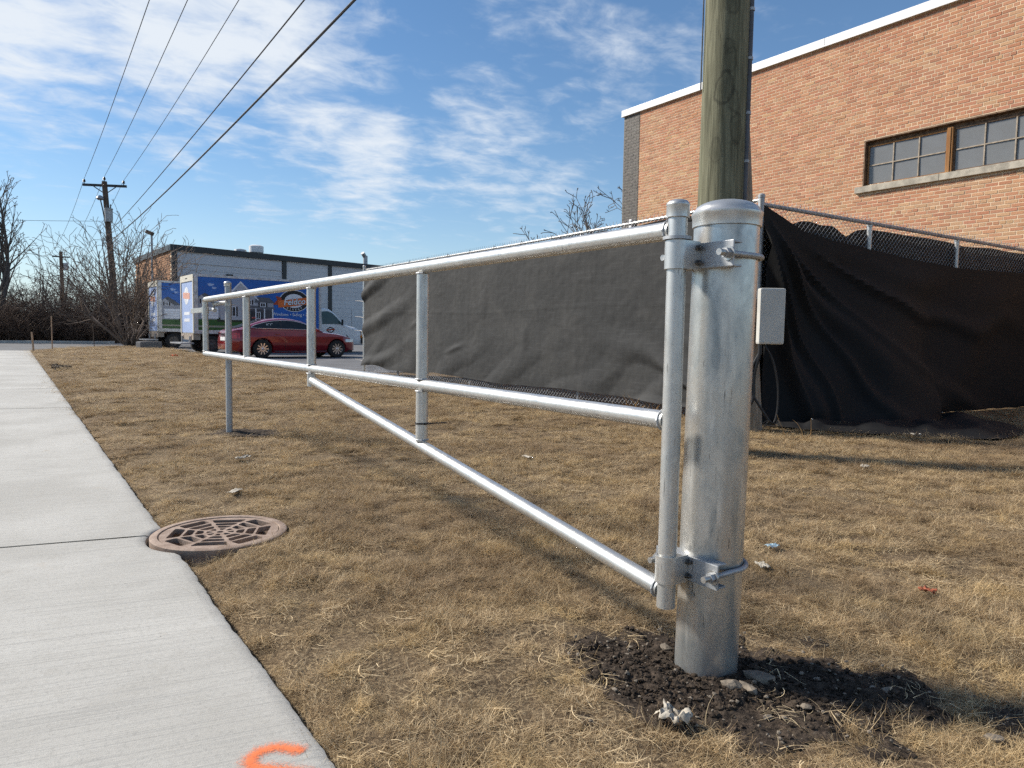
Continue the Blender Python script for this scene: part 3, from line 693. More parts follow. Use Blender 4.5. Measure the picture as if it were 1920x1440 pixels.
L_.new(nattr('scl', 'FLOAT_VECTOR'), iop.inputs['Scale']); L_.new(iop.outputs[0], gout.inputs[0])
go.modifiers.new('scatter', 'NODES').node_group = ng

# ================================================================== THE GATE AND ITS POSTS
GX = 1.545; PR = 0.0272; HY = 1.42          # gate plane, pipe radius, hinge axis
# --- hinge post
gpst = thing('gate_post', 'thick galvanised steel gate post with domed cap standing in dark soil', 'post', tuple(POST))
LEAN = Vector((0.012, -0.008, 1.2)).normalized()
def pc(z): return POST + LEAN * (z / LEAN.z)
mb = MB(POST); mb.tube([pc(-0.12), pc(0.3), pc(0.7), pc(1.345)], 0.0935, 64); mb.build('pipe', 'galv_post', gpst)
mb = MB(POST); RB = 0.0985
prof = [(RB - 0.004, 1.322), (RB, 1.324), (RB + 0.001, 1.352), (RB + 0.003, 1.356), (RB + 0.003, 1.364), (RB - 0.002, 1.369)] + [(RB * math.cos(a) - 0.004, 1.369 + 0.036 * math.sin(a)) for a in [i * math.pi / 20 for i in range(1, 10)]] + [(0.0008, 1.4045)]
mb.lathe(prof, POST + Vector((LEAN.x * 1.35, LEAN.y * 1.35, 0)), n=64); mb.build('cap', 'galv', gpst)
def bracket(z, lean):
    """channel plate on the walk side of the post held by a U-bolt"""
    c = pc(z); x0 = c.x - 0.0935
    mb = MB(POST); H = 0.036; w = 0.118; th = 0.006
    yy = [c.y - w, c.y + w]
    mb.box((x0 - 0.016, c.y, z), (th, 2 * w, 2 * H), bevel=0.002)
    for s in (-1, 1): mb.box((x0 + 0.006, c.y, z + s * (H - th / 2)), (0.042, 2 * w - 0.012, th), bevel=0.002)
    br = mb.build('hinge_bracket', 'galv_dull', gpst)
    mb = MB(POST); pts = [Vector((x0 - 0.058, c.y - 0.103, z))]
    for i in range(15):
        a = -math.pi / 2 + math.pi * i / 14; pts.append(Vector((c.x + 0.103 * math.cos(a) * 0.98, c.y + 0.103 * math.sin(a), z + 0.001)))
    pts.append(Vector((x0 - 0.058, c.y + 0.103, z)))
    mb.tube(pts, 0.0078, 14); mb.build('u_bolt', 'galv_dull', br)
    for s in (-1, 1):
        mb = MB(POST); p = Vector((x0 - 0.019, c.y + s * 0.103, z))
        mb.lathe([(0.008, 0), (0.0205, 0), (0.0205, 0.004), (0.008, 0.004)], p, (-1, 0, 0), 20); mb.build('washer', 'bolt', br)
        mb = MB(POST); mb.tube([p + Vector((-0.004, 0, 0)), p + Vector((-0.019, 0, 0))], 0.0145, 6, smooth=False); mb.build('nut', 'galv_dull', br)
        mb = MB(POST); mb.tube([p + Vector((-0.015, 0, 0)), p + Vector((-0.042, 0, 0))], [0.0095, 0.0092], 14); mb.build('bolt_end', 'bolt', br)
    # strap round the hinge pipe
    mb = MB(POST); hw = 0.040; rr = PR + 0.0045; out = []
    path = [(x0 - 0.019, HY - rr)] + [(GX + rr * math.cos(a), HY + rr * math.sin(a)) for a in [-math.pi / 2 - math.pi * i / 18 for i in range(19)]] + [(x0 - 0.019, HY + rr)]
    path = [(max(px, GX - rr), py) for px, py in path]
    for k, (px, py) in enumerate(path):
        q = path[min(k + 1, len(path) - 1)]; p_ = path[max(k - 1, 0)]; d = Vector((q[0] - p_[0], q[1] - p_[1])).normalized(); nn = Vector((-d.y, d.x)) * 0.0025
        out.append([(px + nn.x, py + nn.y, z - hw), (px + nn.x, py + nn.y, z + hw), (px - nn.x, py - nn.y, z + hw), (px - nn.x, py - nn.y, z - hw)])
    mb.grid(out, True, wrap=True); mb.face(out[0]); mb.face(out[-1]); st = mb.build('strap', 'galv', br)
    for dz in (-0.021, 0.021):
        mb = MB(POST); xx = GX + 0.047
        mb.tube([(xx, HY - rr - 0.002, z + dz), (xx, HY - rr - 0.011, z + dz)], 0.0085, 6, smooth=False); mb.tube([(xx, HY - rr - 0.010, z + dz), (xx, HY - rr - 0.019, z + dz)], 0.005, 10)
        mb.build('strap_bolt', 'bolt_dark', st); mb = MB(POST); mb.tube([(xx, HY + rr + 0.002, z + dz), (xx, HY + rr + 0.010, z + dz)], 0.0085, 6, smooth=False); mb.build('bolt_head', 'bolt_dark', st)
bracket(1.234, LEAN); bracket(0.323, LEAN)

# --- the swinging gate
gate = thing('swing_gate', 'long galvanised pipe swing gate hinged on the thick post', 'gate', (GX, HY, 0))
O = Vector((GX, HY, 0))
def pipe(name, a, b, r=PR, parent=gate, m='galv', n=28):
    mb = MB(O); mb.tube([a, b], r, n); return mb.build(name, m, parent)
def weld(p, axis, r, parent):
    mb = MB(O); ax = Vector(axis).normalized(); u, v = basis(ax); pts = []
    for k in range(25):
        a = 2 * math.pi * k / 24; rr = r + 0.0015 * math.sin(k * 2.7) + rng.uniform(0, 0.001); pts.append(Vector(p) + (u * math.cos(a) + v * math.sin(a)) * rr)
    mb.tube(pts, 0.0042, 6); mb.build('weld', 'galv_dull', parent)
ZT, ZB, YE = 1.306, 0.758, 7.74
hp = pipe('hinge_pipe', (GX, HY, 0.207), (GX, HY, 1.352), PR)
mb = MB(O); mb.lathe([(0.030, 1.338), (0.0325, 1.340), (0.0325, 1.372), (0.0335, 1.374), (0.0325, 1.379), (0.026, 1.386), (0.014, 1.390), (0.0005, 1.391)], (GX, HY, 0), n=32); mb.build('cap', 'galv', hp)
mb = MB(O); mb.lathe([(0.030, 1.2765), (0.0405, 1.2765), (0.0405, 1.2855), (0.030, 1.2855)], (GX, HY, 0), n=32); mb.build('collar', 'galv_dull', hp)
tr = pipe('top_rail', (GX, HY + 0.018, ZT), (GX, YE - 0.03, ZT)); weld((GX, HY + 0.031, ZT), (0, 1, 0), PR, tr)
mb = MB(O); mb.tube([(GX, YE - 0.032, ZT)] + [(GX, YE - 0.03 + 0.03 * math.sin(a), ZT - 0.03 + 0.03 * math.cos(a)) for a in [i * math.pi / 16 for i in range(9)]], PR, 28); mb.build('elbow', 'galv', tr)
brl = pipe('lower_rail', (GX, HY + 0.018, ZB), (GX, YE + 0.028, ZB)); weld((GX, HY + 0.031, ZB), (0, 1, 0), PR, brl)
eu = pipe('end_upright', (GX, YE, ZB + 0.026), (GX, YE, ZT - 0.028), 0.028); weld((GX, YE, ZB + 0.028), (0, 0, 1), 0.028, eu)
U1, U2, U3 = 2.98, 4.53, 6.14
zb = lambda y: 0.253 + (0.685 - 0.253) * (y - HY) / (U2 - HY)
for y in (U1, U2, U3):
    up = pipe('upright', (GX, y, ZB + 0.024), (GX, y, ZT - 0.024), 0.029)
    weld((GX, y, ZT - 0.028), (0, 0, 1), 0.029, up); weld((GX, y, ZB + 0.028), (0, 0, 1), 0.029, up)
lo = pipe('lower_upright', (GX, U1, zb(U1) + 0.02), (GX, U1, ZB - 0.024), 0.029); weld((GX, U1, ZB - 0.028), (0, 0, 1), 0.029, lo); weld((GX, U1, zb(U1) + 0.03), (0, 0, 1), 0.029, lo)
lo = pipe('lower_upright', (GX, U2, zb(U2) - 0.04), (GX, U2, ZB - 0.024), 0.029); weld((GX, U2, ZB - 0.028), (0, 0, 1), 0.029, lo)
bc = pipe('brace', (GX, HY + 0.020, zb(HY + 0.02)), (GX, U2 - 0.018, zb(U2 - 0.018))); weld((GX, HY + 0.032, zb(HY + 0.03)), (0, 1, 0.139), PR, bc)
mb = MB(O); mb.tube([(GX, YE, 1.16), (GX, YE, 1.232)], 0.032, 24)
mb.box((GX - 0.030, YE + 0.30, 1.20), (0.006, 0.58, 0.050), bevel=0.002); mb.tube([(GX + 0.026, YE, 1.20), (GX + 0.095, YE - 0.05, 1.20)], 0.008, 10); mb.tube([(GX + 0.07, YE - 0.03, 1.185), (GX + 0.07, YE - 0.03, 1.235)], 0.011, 10); mb.build('latch_bar', 'galv', gate)
# cable tie on the near lower upright
tie = thing('cable_tie', 'black plastic cable tie round the low gate upright with its tail sticking out', 'cable tie', (GX, U1, 0.575))
mb = MB((GX, U1, 0.575)); mb.lathe([(0.0295, -0.004), (0.0315, -0.004), (0.0315, 0.004), (0.0295, 0.004)], (GX, U1, 0.577), n=24, closed=True); mb.box((GX + 0.002, U1 - 0.033, 0.577), (0.009, 0.006, 0.009)); mb.build('loop', 'black_plastic', tie)
mb = MB((GX, U1, 0.575)); mb.tube([(GX + 0.004, U1 - 0.036, 0.577), (GX + 0.05, U1 - 0.047, 0.580), (GX + 0.105, U1 - 0.055, 0.579)], 0.0028, 6); mb.build('tail', 'black_plastic', tie)

# --- thin latch post with its catch
lp = thing('latch_post', 'thin galvanised latch post with small domed cap behind the far gate end', 'post', tuple(LATCH))
mb = MB(LATCH); mb.tube([LATCH + Vector((0, 0, -0.1)), LATCH + Vector((0.004, 0, 1.435))], 0.030, 28); mb.build('pipe', 'galv_dull', lp)
mb = MB(LATCH); mb.lathe([(0.031, 1.42), (0.0335, 1.422), (0.0335, 1.448), (0.035, 1.452), (0.033, 1.457), (0.022, 1.468), (0.0006, 1.473)], LATCH, n=28); mb.build('cap', 'galv', lp)
mb = MB(LATCH); mb.tube([(LATCH.x, LATCH.y - 0.02, 1.265), (LATCH.x - 0.03, LATCH.y + 0.2, 1.262), (GX + 0.055, LATCH.y + 0.38, 1.262)], 0.021, 14)
mb.tube([(GX + 0.055, LATCH.y + 0.37, 1.29), (GX + 0.05, LATCH.y + 0.39, 1.21)], 0.012, 10); mb.tube([(GX + 0.05, LATCH.y + 0.38, 1.21), (GX + 0.045, LATCH.y + 0.31, 1.195)], 0.020, 12); mb.build('latch_arm', 'galv_dull', lp)
mb = MB(LATCH); mb.lathe([(0.0305, -0.016), (0.034, -0.016), (0.034, 0.016), (0.0305, 0.016)], LATCH + Vector((0.003, 0, 1.25)), n=24, closed=True); mb.tube([(LATCH.x + 0.03, LATCH.y - 0.005, 1.25), (LATCH.x + 0.058, LATCH.y - 0.02, 1.25)], 0.006, 8); mb.build('band', 'bolt', lp)

# ================================================================== NEAR POLES
FP = Vector((4.98, 4.10, 0))
fp = thing('utility_pole', 'greenish treated wood utility pole rising close behind the gate post', 'utility pole', tuple(FP))
mb = MB(FP); n = 40; rows = []
for z, r in ((-0.05, 0.197), (0.6, 0.194), (1.5, 0.190), (2.4, 0.1865), (3.2, 0.184), (4.5, 0.181), (7, 0.172), (11.6, 0.140)):
    rows.append([(FP.x + (r + 0.004 * math.sin(a * 3 + z) + 0.003 * math.sin(7 * a)) * math.cos(a), FP.y + (r + 0.004 * math.sin(a * 3 + z)) * math.sin(a), z) for a in [2 * math.pi * k / n for k in range(n)]])
mb.grid(rows, True, wrap=True); mb.face(rows[-1]); mb.build('shaft', 'pole_green', fp)
ca = Vector((0.825, -0.565, 0)); cp = FP + ca * 0.192 + Vector((-0.03, -0.04, 0))
mb = MB(FP); mb.tube([cp + Vector((0, 0, 0.0)), cp + Vector((-0.004, 0.003, 4)), cp + Vector((-0.05, 0.035, 9.8))], 0.026, 14)
cd = mb.build('conduit', simple('dark grey conduit', (0.075, 0.078, 0.09), 0.5), fp)
for z in (1.9, 2.5, 2.9, 3.35, 3.75):
    mb = MB(FP); mb.lathe([(0.0262, -0.012), (0.030, -0.012), (0.030, 0.012), (0.0262, 0.012)], cp + Vector((-0.001 * z, 0, z)), n=16, closed=True); mb.build('clamp', 'galv_dull', cd)
mb = MB(FP); mb.tube([FP + Vector((-0.165, 0.115, 3.1)), FP + Vector((-0.163, 0.113, 5.5))], 0.006, 8); mb.build('ground_wire', 'bolt_dark', fp)
mb = MB(FP); mb.box((4.25, 3.86, 10.9), (2.9, 0.09, 0.115)); mb.build('crossarm', 'pole_brown', fp)

OP = Vector((6.53, 4.91, 0))
op = thing('utility_pole', 'older weathered grey pole half hidden behind the greenish pole', 'utility pole', tuple(OP))
mb = MB(OP); rows = []
for z, r in ((-0.05, 0.168), (0.5, 0.162), (1.5, 0.155), (2.6, 0.150), (3.3, 0.146)):
    rows.append([(OP.x - 0.062 * z + (r + 0.004 * math.sin(a * 5)) * math.cos(a), OP.y + 0.042 * z + r * math.sin(a), z) for a in [2 * math.pi * k / 28 for k in range(28)]])
mb.grid(rows, True, wrap=True); mb.face(rows[-1]); mb.build('shaft', 'pole_grey', op)
# pale plastic utility box on the old pole with its black cables
BX = Vector((6.455, 4.605, 1.235)); rot = Matrix.Rotation(R(-33), 3, 'Z')
ub = thing('utility_box', 'pale grey plastic cable box fixed to the old pole above black cables', 'utility box', tuple(BX))
mb = MB((0, 0, 0)); mb.box((0, 0, 0), (0.27, 0.10, 0.585), rot, bevel=0.022); mb.build('cover', 'box_plastic', ub)
mb = MB((0, 0, 0)); mb.box(rot @ Vector((0, 0.065, 0)), (0.24, 0.03, 0.55), rot, bevel=0.01); mb.build('back_plate', 'black_plastic', ub)
mb = MB((0, 0, 0)); mb.tube([rot @ Vector((-0.10, 0.0, -0.29)), rot @ Vector((-0.10, 0, -0.40))], 0.022, 12); mb.build('gland', 'black_plastic', ub)
for path, r in (([(-0.10, 0, -0.38), (-0.15, 0.01, -0.62), (-0.155, 0.0, -0.85), (-0.22, 0.0, -0.98), (-0.26, 0.05, -0.99)], 0.020),
                ([(-0.10, 0, -0.38), (-0.20, 0.02, -0.62), (-0.17, 0, -0.80), (-0.05, -0.03, -1.0), (0.02, -0.04, -1.10), (0.08, -0.03, -1.13)], 0.014),
                ([(-0.06, 0, -0.29), (0.03, -0.02, -0.45), (0.09, -0.03, -0.70), (0.10, -0.03, -0.95), (0.07, -0.04, -1.10), (0.03, -0.04, -1.12)], 0.010)):
    pts = []; q = [Vector(p) for p in path]
    for i in range(len(q) - 1):
        p0, p1, p2, p3 = q[max(i - 1, 0)], q[i], q[i + 1], q[min(i + 2, len(q) - 1)]
        for k in range(5):
            u = k / 5; pts.append(rot @ (0.5 * ((2 * p1) + (p2 - p0) * u + (2 * p0 - 5 * p1 + 4 * p2 - p3) * u * u + (3 * p1 - p0 - 3 * p2 + p3) * u ** 3)))
    pts.append(rot @ q[-1]); mb = MB((0, 0, 0)); mb.tube(pts, r, 8); mb.build('cable', 'black_plastic', ub)
mb = MB((0, 0, 0))
for i in range(9):
    a = rng.uniform(0, 6.28); p = rot @ Vector((0.05, -0.05, -1.12)); mb.tube([p, p + Vector((0.09 * math.cos(a), 0.04 * math.sin(a), rng.uniform(-0.04, 0.05))), p + Vector((0.13 * math.cos(a + 0.5), 0.05 * math.sin(a), rng.uniform(-0.06, 0.04)))], 0.0028, 5)
mb.build('wire_ends', 'black_plastic', ub)

# ================================================================== CHAIN LINK FENCES AND WINDSCREENS
FX = 6.90; lft = lambda y: lerp([(5.1, 2.568), (10, 2.522), (16.4, 2.515)], y); A2 = Vector((6.90, 5.10, 0)); D2 = Vector((5.73, -0.50, 0)).normalized(); N2 = Vector((D2.y, -D2.x, 0))  # N2 faces the camera
def fh2(s): return 2.52 - 0.017 * s
def chain(p0, d, L, ztop, nrm, zb=0.03, pitch=0.036):
    segs = []; n = int(L / pitch); w = pitch
    for i in range(n + 1):
        s0 = i * pitch; zt = ztop(s0) + 0.035; m = int((zt - zb) / w); prev = None
        for k in range(m + 1):
            r_ = (k + i) % 2; s = s0 + (w * 1.05 if r_ else 0); off = 0.003 if r_ else -0.003
            q = p0 + d * s + nrm * off + Vector((0, 0, zt - k * w))
            if prev is not None: segs.append((tuple(prev), tuple(q), 0.0021, 0.0021))
            prev = q
        q = p0 + d * (s0 + (w if i % 2 else 0)) + Vector((0, 0, zt))
        segs.append((tuple(q), tuple(q + Vector((0.004, 0, 0.022 + 0.012 * rng.random()))), 0.0036, 0.002))
    return segs
# left run, along the lawn
fl = thing('chain_link_fence', 'chain link fence along the lawn under the charcoal windscreen', 'fence', (FX, 5.1, 0))
def fpost(parent, p, h, r, name='post', m='galv_dull', off=None):
    mb = MB(off); mb.tube([p, p + Vector((0, 0, h))], r, 16)
    mb.lathe([(r + 0.004, h - 0.03), (r + 0.005, h), (r * 0.8, h + 0.015), (0.001, h + 0.022)], p, n=16); return mb.build(name, m, parent)
o1 = (FX, 5.1, 0)
fpost(fl, Vector((FX - 0.005, 5.1, -0.05)), 2.66, 0.036, 'corner_post', 'galv_dull', o1)
for y in (8.28, 11.45, 14.57): fpost(fl, Vector((FX + 0.045, y, -0.05)), 2.55, 0.026, 'line_post', 'galv_dull', o1)
fpost(fl, Vector((FX, 16.38, -0.05)), 2.66, 0.034, 'end_post', 'galv', o1)
mb = MB(o1); mb.tube([(FX + 0.03, 5.1, lft(5.1)), (FX + 0.03, 10, lft(10)), (FX + 0.03, 16.38, lft(16.38))], 0.021, 14); mb.build('top_rail', 'galv', fl)
me = segs_mesh('chain_link_mesh', chain(Vector((FX, 5.1, 0)), Vector((0, 1, 0)), 11.25, lambda s: lft(5.1 + s), Vector((-1, 0, 0))), 3)
me.transform(Matrix.Translation((-FX, -5.1, 0))); tag(link('chain_link_mesh', me, 'galv_dull', fl), kind='stuff')
mb = MB(o1); mb.tube([(FX - 0.0, 16.31, 0.05), (FX, 16.31, 2.5)], 0.007, 6)
for z in (0.35, 0.72, 1.1, 1.5, 1.9, 2.3):
    mb.lathe([(0.035, -0.011), (0.039, -0.011), (0.039, 0.011), (0.035, 0.011)], (FX, 16.38, z), n=16, closed=True); mb.box((FX - 0.01, 16.335, z), (0.02, 0.05, 0.022))
mb.build('tension_bands', 'galv', fl)
for z in (0.30, 1.02, 1.36, 1.75):
    mb = MB(o1); mb.tube([(FX - 0.03, 16.36, z), (FX - 0.05, 16.55, z + 0.02), (FX - 0.06, 16.80, z + 0.03)], 0.006, 6); mb.build('tie_wire', 'bolt_dark', fl)
# charcoal screen laced to the walk side of it
sc = thing('windscreen', 'charcoal mesh privacy screen laced to the fence along the lawn', 'windscreen', (FX, 5.1, 0))
rows = []
NU, NV = 330, 90
for i in range(NU + 1):
    y = 5.17 + (16.30 - 5.17) * i / NU; row = []
    ztop = lft(y) - 0.045 - 0.02 * abs(math.sin(y * 2.9)) ** 3 - (0.03 if int(y * 1.7) % 3 == 0 else 0) * abs(math.sin(y * 5.3))
    zbot = 0.165 + 0.02 * nz(y, 0, 1.3, 3) + 0.02 * math.sin(y * 1.7) + 0.05 * sstep(9, 15, y) * max(0, math.sin(y * 2.1)) - 0.05 * (1 - sstep(5.2, 6.6, y))
    for j in range(NV + 1):
        v = j / NV; z = ztop + (zbot - ztop) * v
        d = 0.012 * nz(y, z, 0.8, 1) + 0.008 * nz(y * 0.5, z, 3, 2) + 0.006 * abs(nz(y, z, 5, 7)) + 0.0035 * nz(y, z, 13, 3)
        e = sstep(12.8, 16.2, y)     # folds pulled to the far laced edge
        ph = (z * 6.0 - (16.3 - y) * 2.2 * (0.4 + 0.6 * (1 - v)) + 0.8 * nz(y, z, 0.9, 5)); d += e * 0.085 * (max(0, math.sin(ph * 1.25)) ** 1.6) * (0.5 + 0.5 * nz(y, z, 1.5, 9) + 0.4)
        e2 = (1 - sstep(5.2, 9.0, y)) * sstep(0.35, 0.95, v)   # folds gathered to the near bottom corner
        ang = math.atan2(z - 0.05, y - 5.3 + 0.05); d += e2 * 0.11 * max(0, math.sin(ang * 15 + 1.2 * nz(y, z, 1.4, 4) + 0.9 * math.hypot(y - 5.3, z))) ** 1.5
        e3 = sstep(0.55, 1.0, v); d += e3 * 0.036 * max(0, math.sin(y * 3.1 + z * 5 + 2 * nz(y, z, 0.7, 6)))
        for (cy, cz, sy, sz, am) in ((11.9, 0.72, 0.3, 0.05, 0.03), (10.9, 1.55, 0.12, 0.25, 0.018), (9.6, 0.95, 0.1, 0.2, 0.02), (13.6, 1.2, 0.25, 0.06, 0.02)):
            d += am * math.exp(-((y - cy) / sy) ** 2 - ((z - cz + 0.25 * (y - cy)) / sz) ** 2)
        d += 0.004 * math.exp(-((y - 8.28) / 0.05) ** 2) + 0.004 * math.exp(-((y - 11.45) / 0.05) ** 2) + 0.004 * math.exp(-((z - 1.42 - 0.03 * math.sin(y)) / 0.018) ** 2)
        row.append((FX - 0.030 - d, y, z))
    rows.append(row)
mb = MB(o1); mb.grid(rows, True); mb.build('cloth', 'screen', sc)
mb = MB(o1)
mb.grid([[(FX - 0.034 - 0.004, 5.17 + (16.3 - 5.17) * i / NU, rows[i][0][2] + 0.004), (FX - 0.036, rows[i][0][1], rows[i][0][2] - 0.05)] for i in range(NU + 1)], True); mb.build('hem', 'screen_black', sc)
for k in range(13):
    y = 5.6 + k * 0.83; mb = MB(o1); mb.tube([(FX - 0.044, y, lft(y) - 0.09), (FX - 0.01, y + 0.02, lft(y) + 0.035), (FX + 0.05, y + 0.03, lft(y) + 0.01)], 0.005, 6); mb.build('tie', 'black_plastic', sc)
# right run, turning away from the corner
fr = thing('chain_link_fence', 'chain link fence run going off to the right behind the black cloth', 'fence', tuple(A2))
def at2(s, out=0.0, z=0.0): return A2 + D2 * s + N2 * out + Vector((0, 0, z))
for s in (2.04, 4.03, 6.0, 8.0): fpost(fr, at2(s, -0.05, -0.05), fh2(s) + 0.04, 0.032, 'line_post', 'galv', tuple(A2))
mb = MB(A2); mb.tube([at2(0.02, -0.03, fh2(0)), at2(9.5, -0.03, fh2(9.5))], 0.024, 14); mb.build('top_rail', 'galv_dull', fr)
me = segs_mesh('chain_link_mesh', chain(A2, D2, 9.4, fh2, N2, 0.05), 4); me.transform(Matrix.Translation(-A2)); tag(link('chain_link_mesh', me, 'galv_dull', fr), kind='stuff')
# browned cloth hanging on the far side of the mesh
ic = thing('windscreen', 'sun browned black cloth sagging behind the wire mesh of the right fence', 'windscreen', tuple(A2))
rows = []
TOPI = [(0, 2.44), (0.25, 2.43), (0.45, 2.37), (0.62, 2.355), (0.8, 2.41), (1.0, 2.43), (1.2, 2.40), (1.4, 2.41), (1.6, 2.31), (1.68, 2.29), (1.75, 2.35), (1.9, 2.40), (2.1, 2.43), (3, 2.42), (3.9, 2.41), (4.3, 2.37), (5, 2.40), (9.4, 2.31)]
for i in range(121):
    s = 9.4 * i / 120; zt = lerp(TOPI, s)
    rows.append([at2(s, -0.115 - 0.02 * nz(s, v, 1.3, 4) - 0.012 * math.sin(s * 7 + v * 3), zt + (0.12 - zt) * v) for v in [j / 20 for j in range(21)]])
mb = MB(A2); mb.grid(rows, True); mb.build('cloth', 'screen_brown', ic)
# black cloth draped in front, its tail pulled out over the grass
bcx = thing('windscreen', 'loose black cloth draped over the corner with its tail lying on the grass', 'windscreen', tuple(A2))
TOPF = [(0, 2.50), (0.3, 2.40), (0.66, 2.27), (1.24, 2.20), (2.05, 2.14), (3.0, 2.07), (4.05, 2.03), (5.8, 2.06), (9.4, 2.02)]
BOT = [(0.0, -0.02, 0.15), (0.5, 0.22, 0.55), (1.0, 0.52, 0.95), (1.6, 0.92, 1.35), (2.1, 1.40, 1.85), (2.4, 1.95, 1.85), (2.75, 2.60, 1.60), (3.05, 2.95, 1.20), (3.25, 2.95, 0.35), (3.6, 3.35, 0.10), (5, 5, 0.07), (9.4, 9.4, 0.07)]
rows = []; NVc = 60
for i in range(221):
    s = 9.4 * (i / 220) ** 1.35
    zt = lerp(TOPF, s); sb = lerp([(a, b) for a, b, c in BOT], s); ob = lerp([(a, c) for a, b, c in BOT], s); row = []
    for j in range(NVc + 1):
        v = j / NVc; k = 0.72
        if v < k:
            u = v / k; z = zt + (0.045 - zt) * (u ** 0.95); out = 0.035 + 0.30 * ob * u ** 2.2; ss = s + (sb - s) * 0.45 * u ** 1.5
        else:
            u = (v - k) / (1 - k); z = 0.045 * (1 - u) + 0.004; out = 0.035 + ob * (0.30 + 0.70 * u); ss = s + (sb - s) * (0.45 + 0.55 * u)
        q = at2(ss, out, z)
        dz = zt - z; ang = math.atan2(dz + 0.06, s + 0.12)
        hang = sstep(0.0, 0.15, v) * (1 - sstep(0.66, 0.8, v))
        rad = math.hypot(s, dz)
        fold = max(0, math.sin(ang * 11 + 0.5 * rad + 0.9 * nz(s, z, 0.8, 3))) ** 2 * (1 - sstep(2.8, 6.5, s)) * 0.10 + max(0, math.sin(ang * 25 + 0.7 * rad + 1.4 * nz(s, z, 0.9, 6))) ** 3 * (1 - sstep(3.5, 8.0, s)) * sstep(0.3, 1.0, rad) * 0.075 + 0.045 * math.sin(s * 2.3 - z * 2.6 + nz(s, z, 0.7, 8) * 2)
        q = q + N2 * (fold * hang + 0.02 * hang)
        if v >= k:
            q.z = max(0.004, gh(q.x, q.y) + 0.030 + 0.045 * sstep(0, 0.3, u) * (1 - sstep(0.75, 1.0, u)) * (1 if ob > 0.3 else 0) + (1 - sstep(0.7, 1.0, u)) * (0.055 * max(0, math.sin(ss * 7 + out * 9 + 2 * nz(ss, out, 2, 4))) + 0.014 * nz(ss * 3, out * 3, 1.5, 6)) * sstep(0.0, 0.25, u) * (1 if ob > 0.3 else 0.2))
        row.append(q)
    rows.append(row)
mb = MB(A2); mb.grid(rows, True); cl = mb.build('cloth', 'screen_black', bcx)
for p in ((30, 52), (112, 60), (100, 59), (60, 59)):
    q = rows[p[0]][p[1]]; mb = MB(A2); mb.lathe([(0.006, 0.004), (0.014, 0.004), (0.012, 0.008), (0.007, 0.008)], q + Vector((0, -0.012, 0.006)), (0, -0.5, 1), 12, closed=True); mb.build('grommet', 'bolt', cl)

# ================================================================== BRICK BUILDING
BX0 = 14.0; BY0, BY1 = 14.96, -1.5; BZ = 7.10
bb = thing('brick_building', 'tall brick building with white coping and a long steel window band', 'building', (BX0, BY0, 0))
ob_ = (BX0, BY0, 0)
WY0, WY1, WZ0, WZ1 = 7.98, 2.35, 4.075, 4.985       # window band opening
PY = 14.34                                          # dark pilaster strip from here to the corner
def wall_with_hole(x, t, mi):
    mb = MB(ob_); xm = x + t / 2
    for y0, y1, z0, z1 in ((BY0 - 0.02, WY0, 0, BZ), (WY1, BY1, 0, BZ), (WY0, WY1, 0, WZ0 - 0.02), (WY0, WY1, WZ1, BZ)):
        mb.box((xm, (y0 + y1) / 2, (z0 + z1) / 2), (t, abs(y0 - y1), z1 - z0))
    return mb
wall_with_hole(BX0 + 0.0025, 0.30, 0).build('mortar_wall', 'mortar', bb)
mb = MB(ob_); mb.box((BX0 + 6.3, BY0 - 0.15, BZ / 2), (12.3, 0.28, BZ)); mb.build('end_wall', 'dark_brick', bb)
mb = MB(ob_); mb.box((BX0 + 6.4, (BY0 + BY1) / 2 - 0.2, BZ - 0.45), (12.0, BY0 - BY1 - 0.7, 0.2)); mb.build('roof', 'asphalt', bb)
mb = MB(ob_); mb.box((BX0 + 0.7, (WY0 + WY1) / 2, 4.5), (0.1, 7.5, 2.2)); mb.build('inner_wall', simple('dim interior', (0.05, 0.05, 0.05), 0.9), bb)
PAL = [(0.475, 0.215, 0.13), (0.43, 0.175, 0.11), (0.51, 0.265, 0.165), (0.53, 0.33, 0.195), (0.39, 0.155, 0.10), (0.55, 0.36, 0.215), (0.31, 0.13, 0.092), (0.48, 0.235, 0.145)]
NVAR = 24; brick_vars = []
def tint():
    return tuple(min(1, max(0, q * rng.uniform(0.85, 1.15))) for q in PAL[int(rng.integers(len(PAL)))])
CH, BL = 0.0675, 0.212
bricks = []   # (y centre, z centre, length, height, colour)
nc = int(BZ / CH)
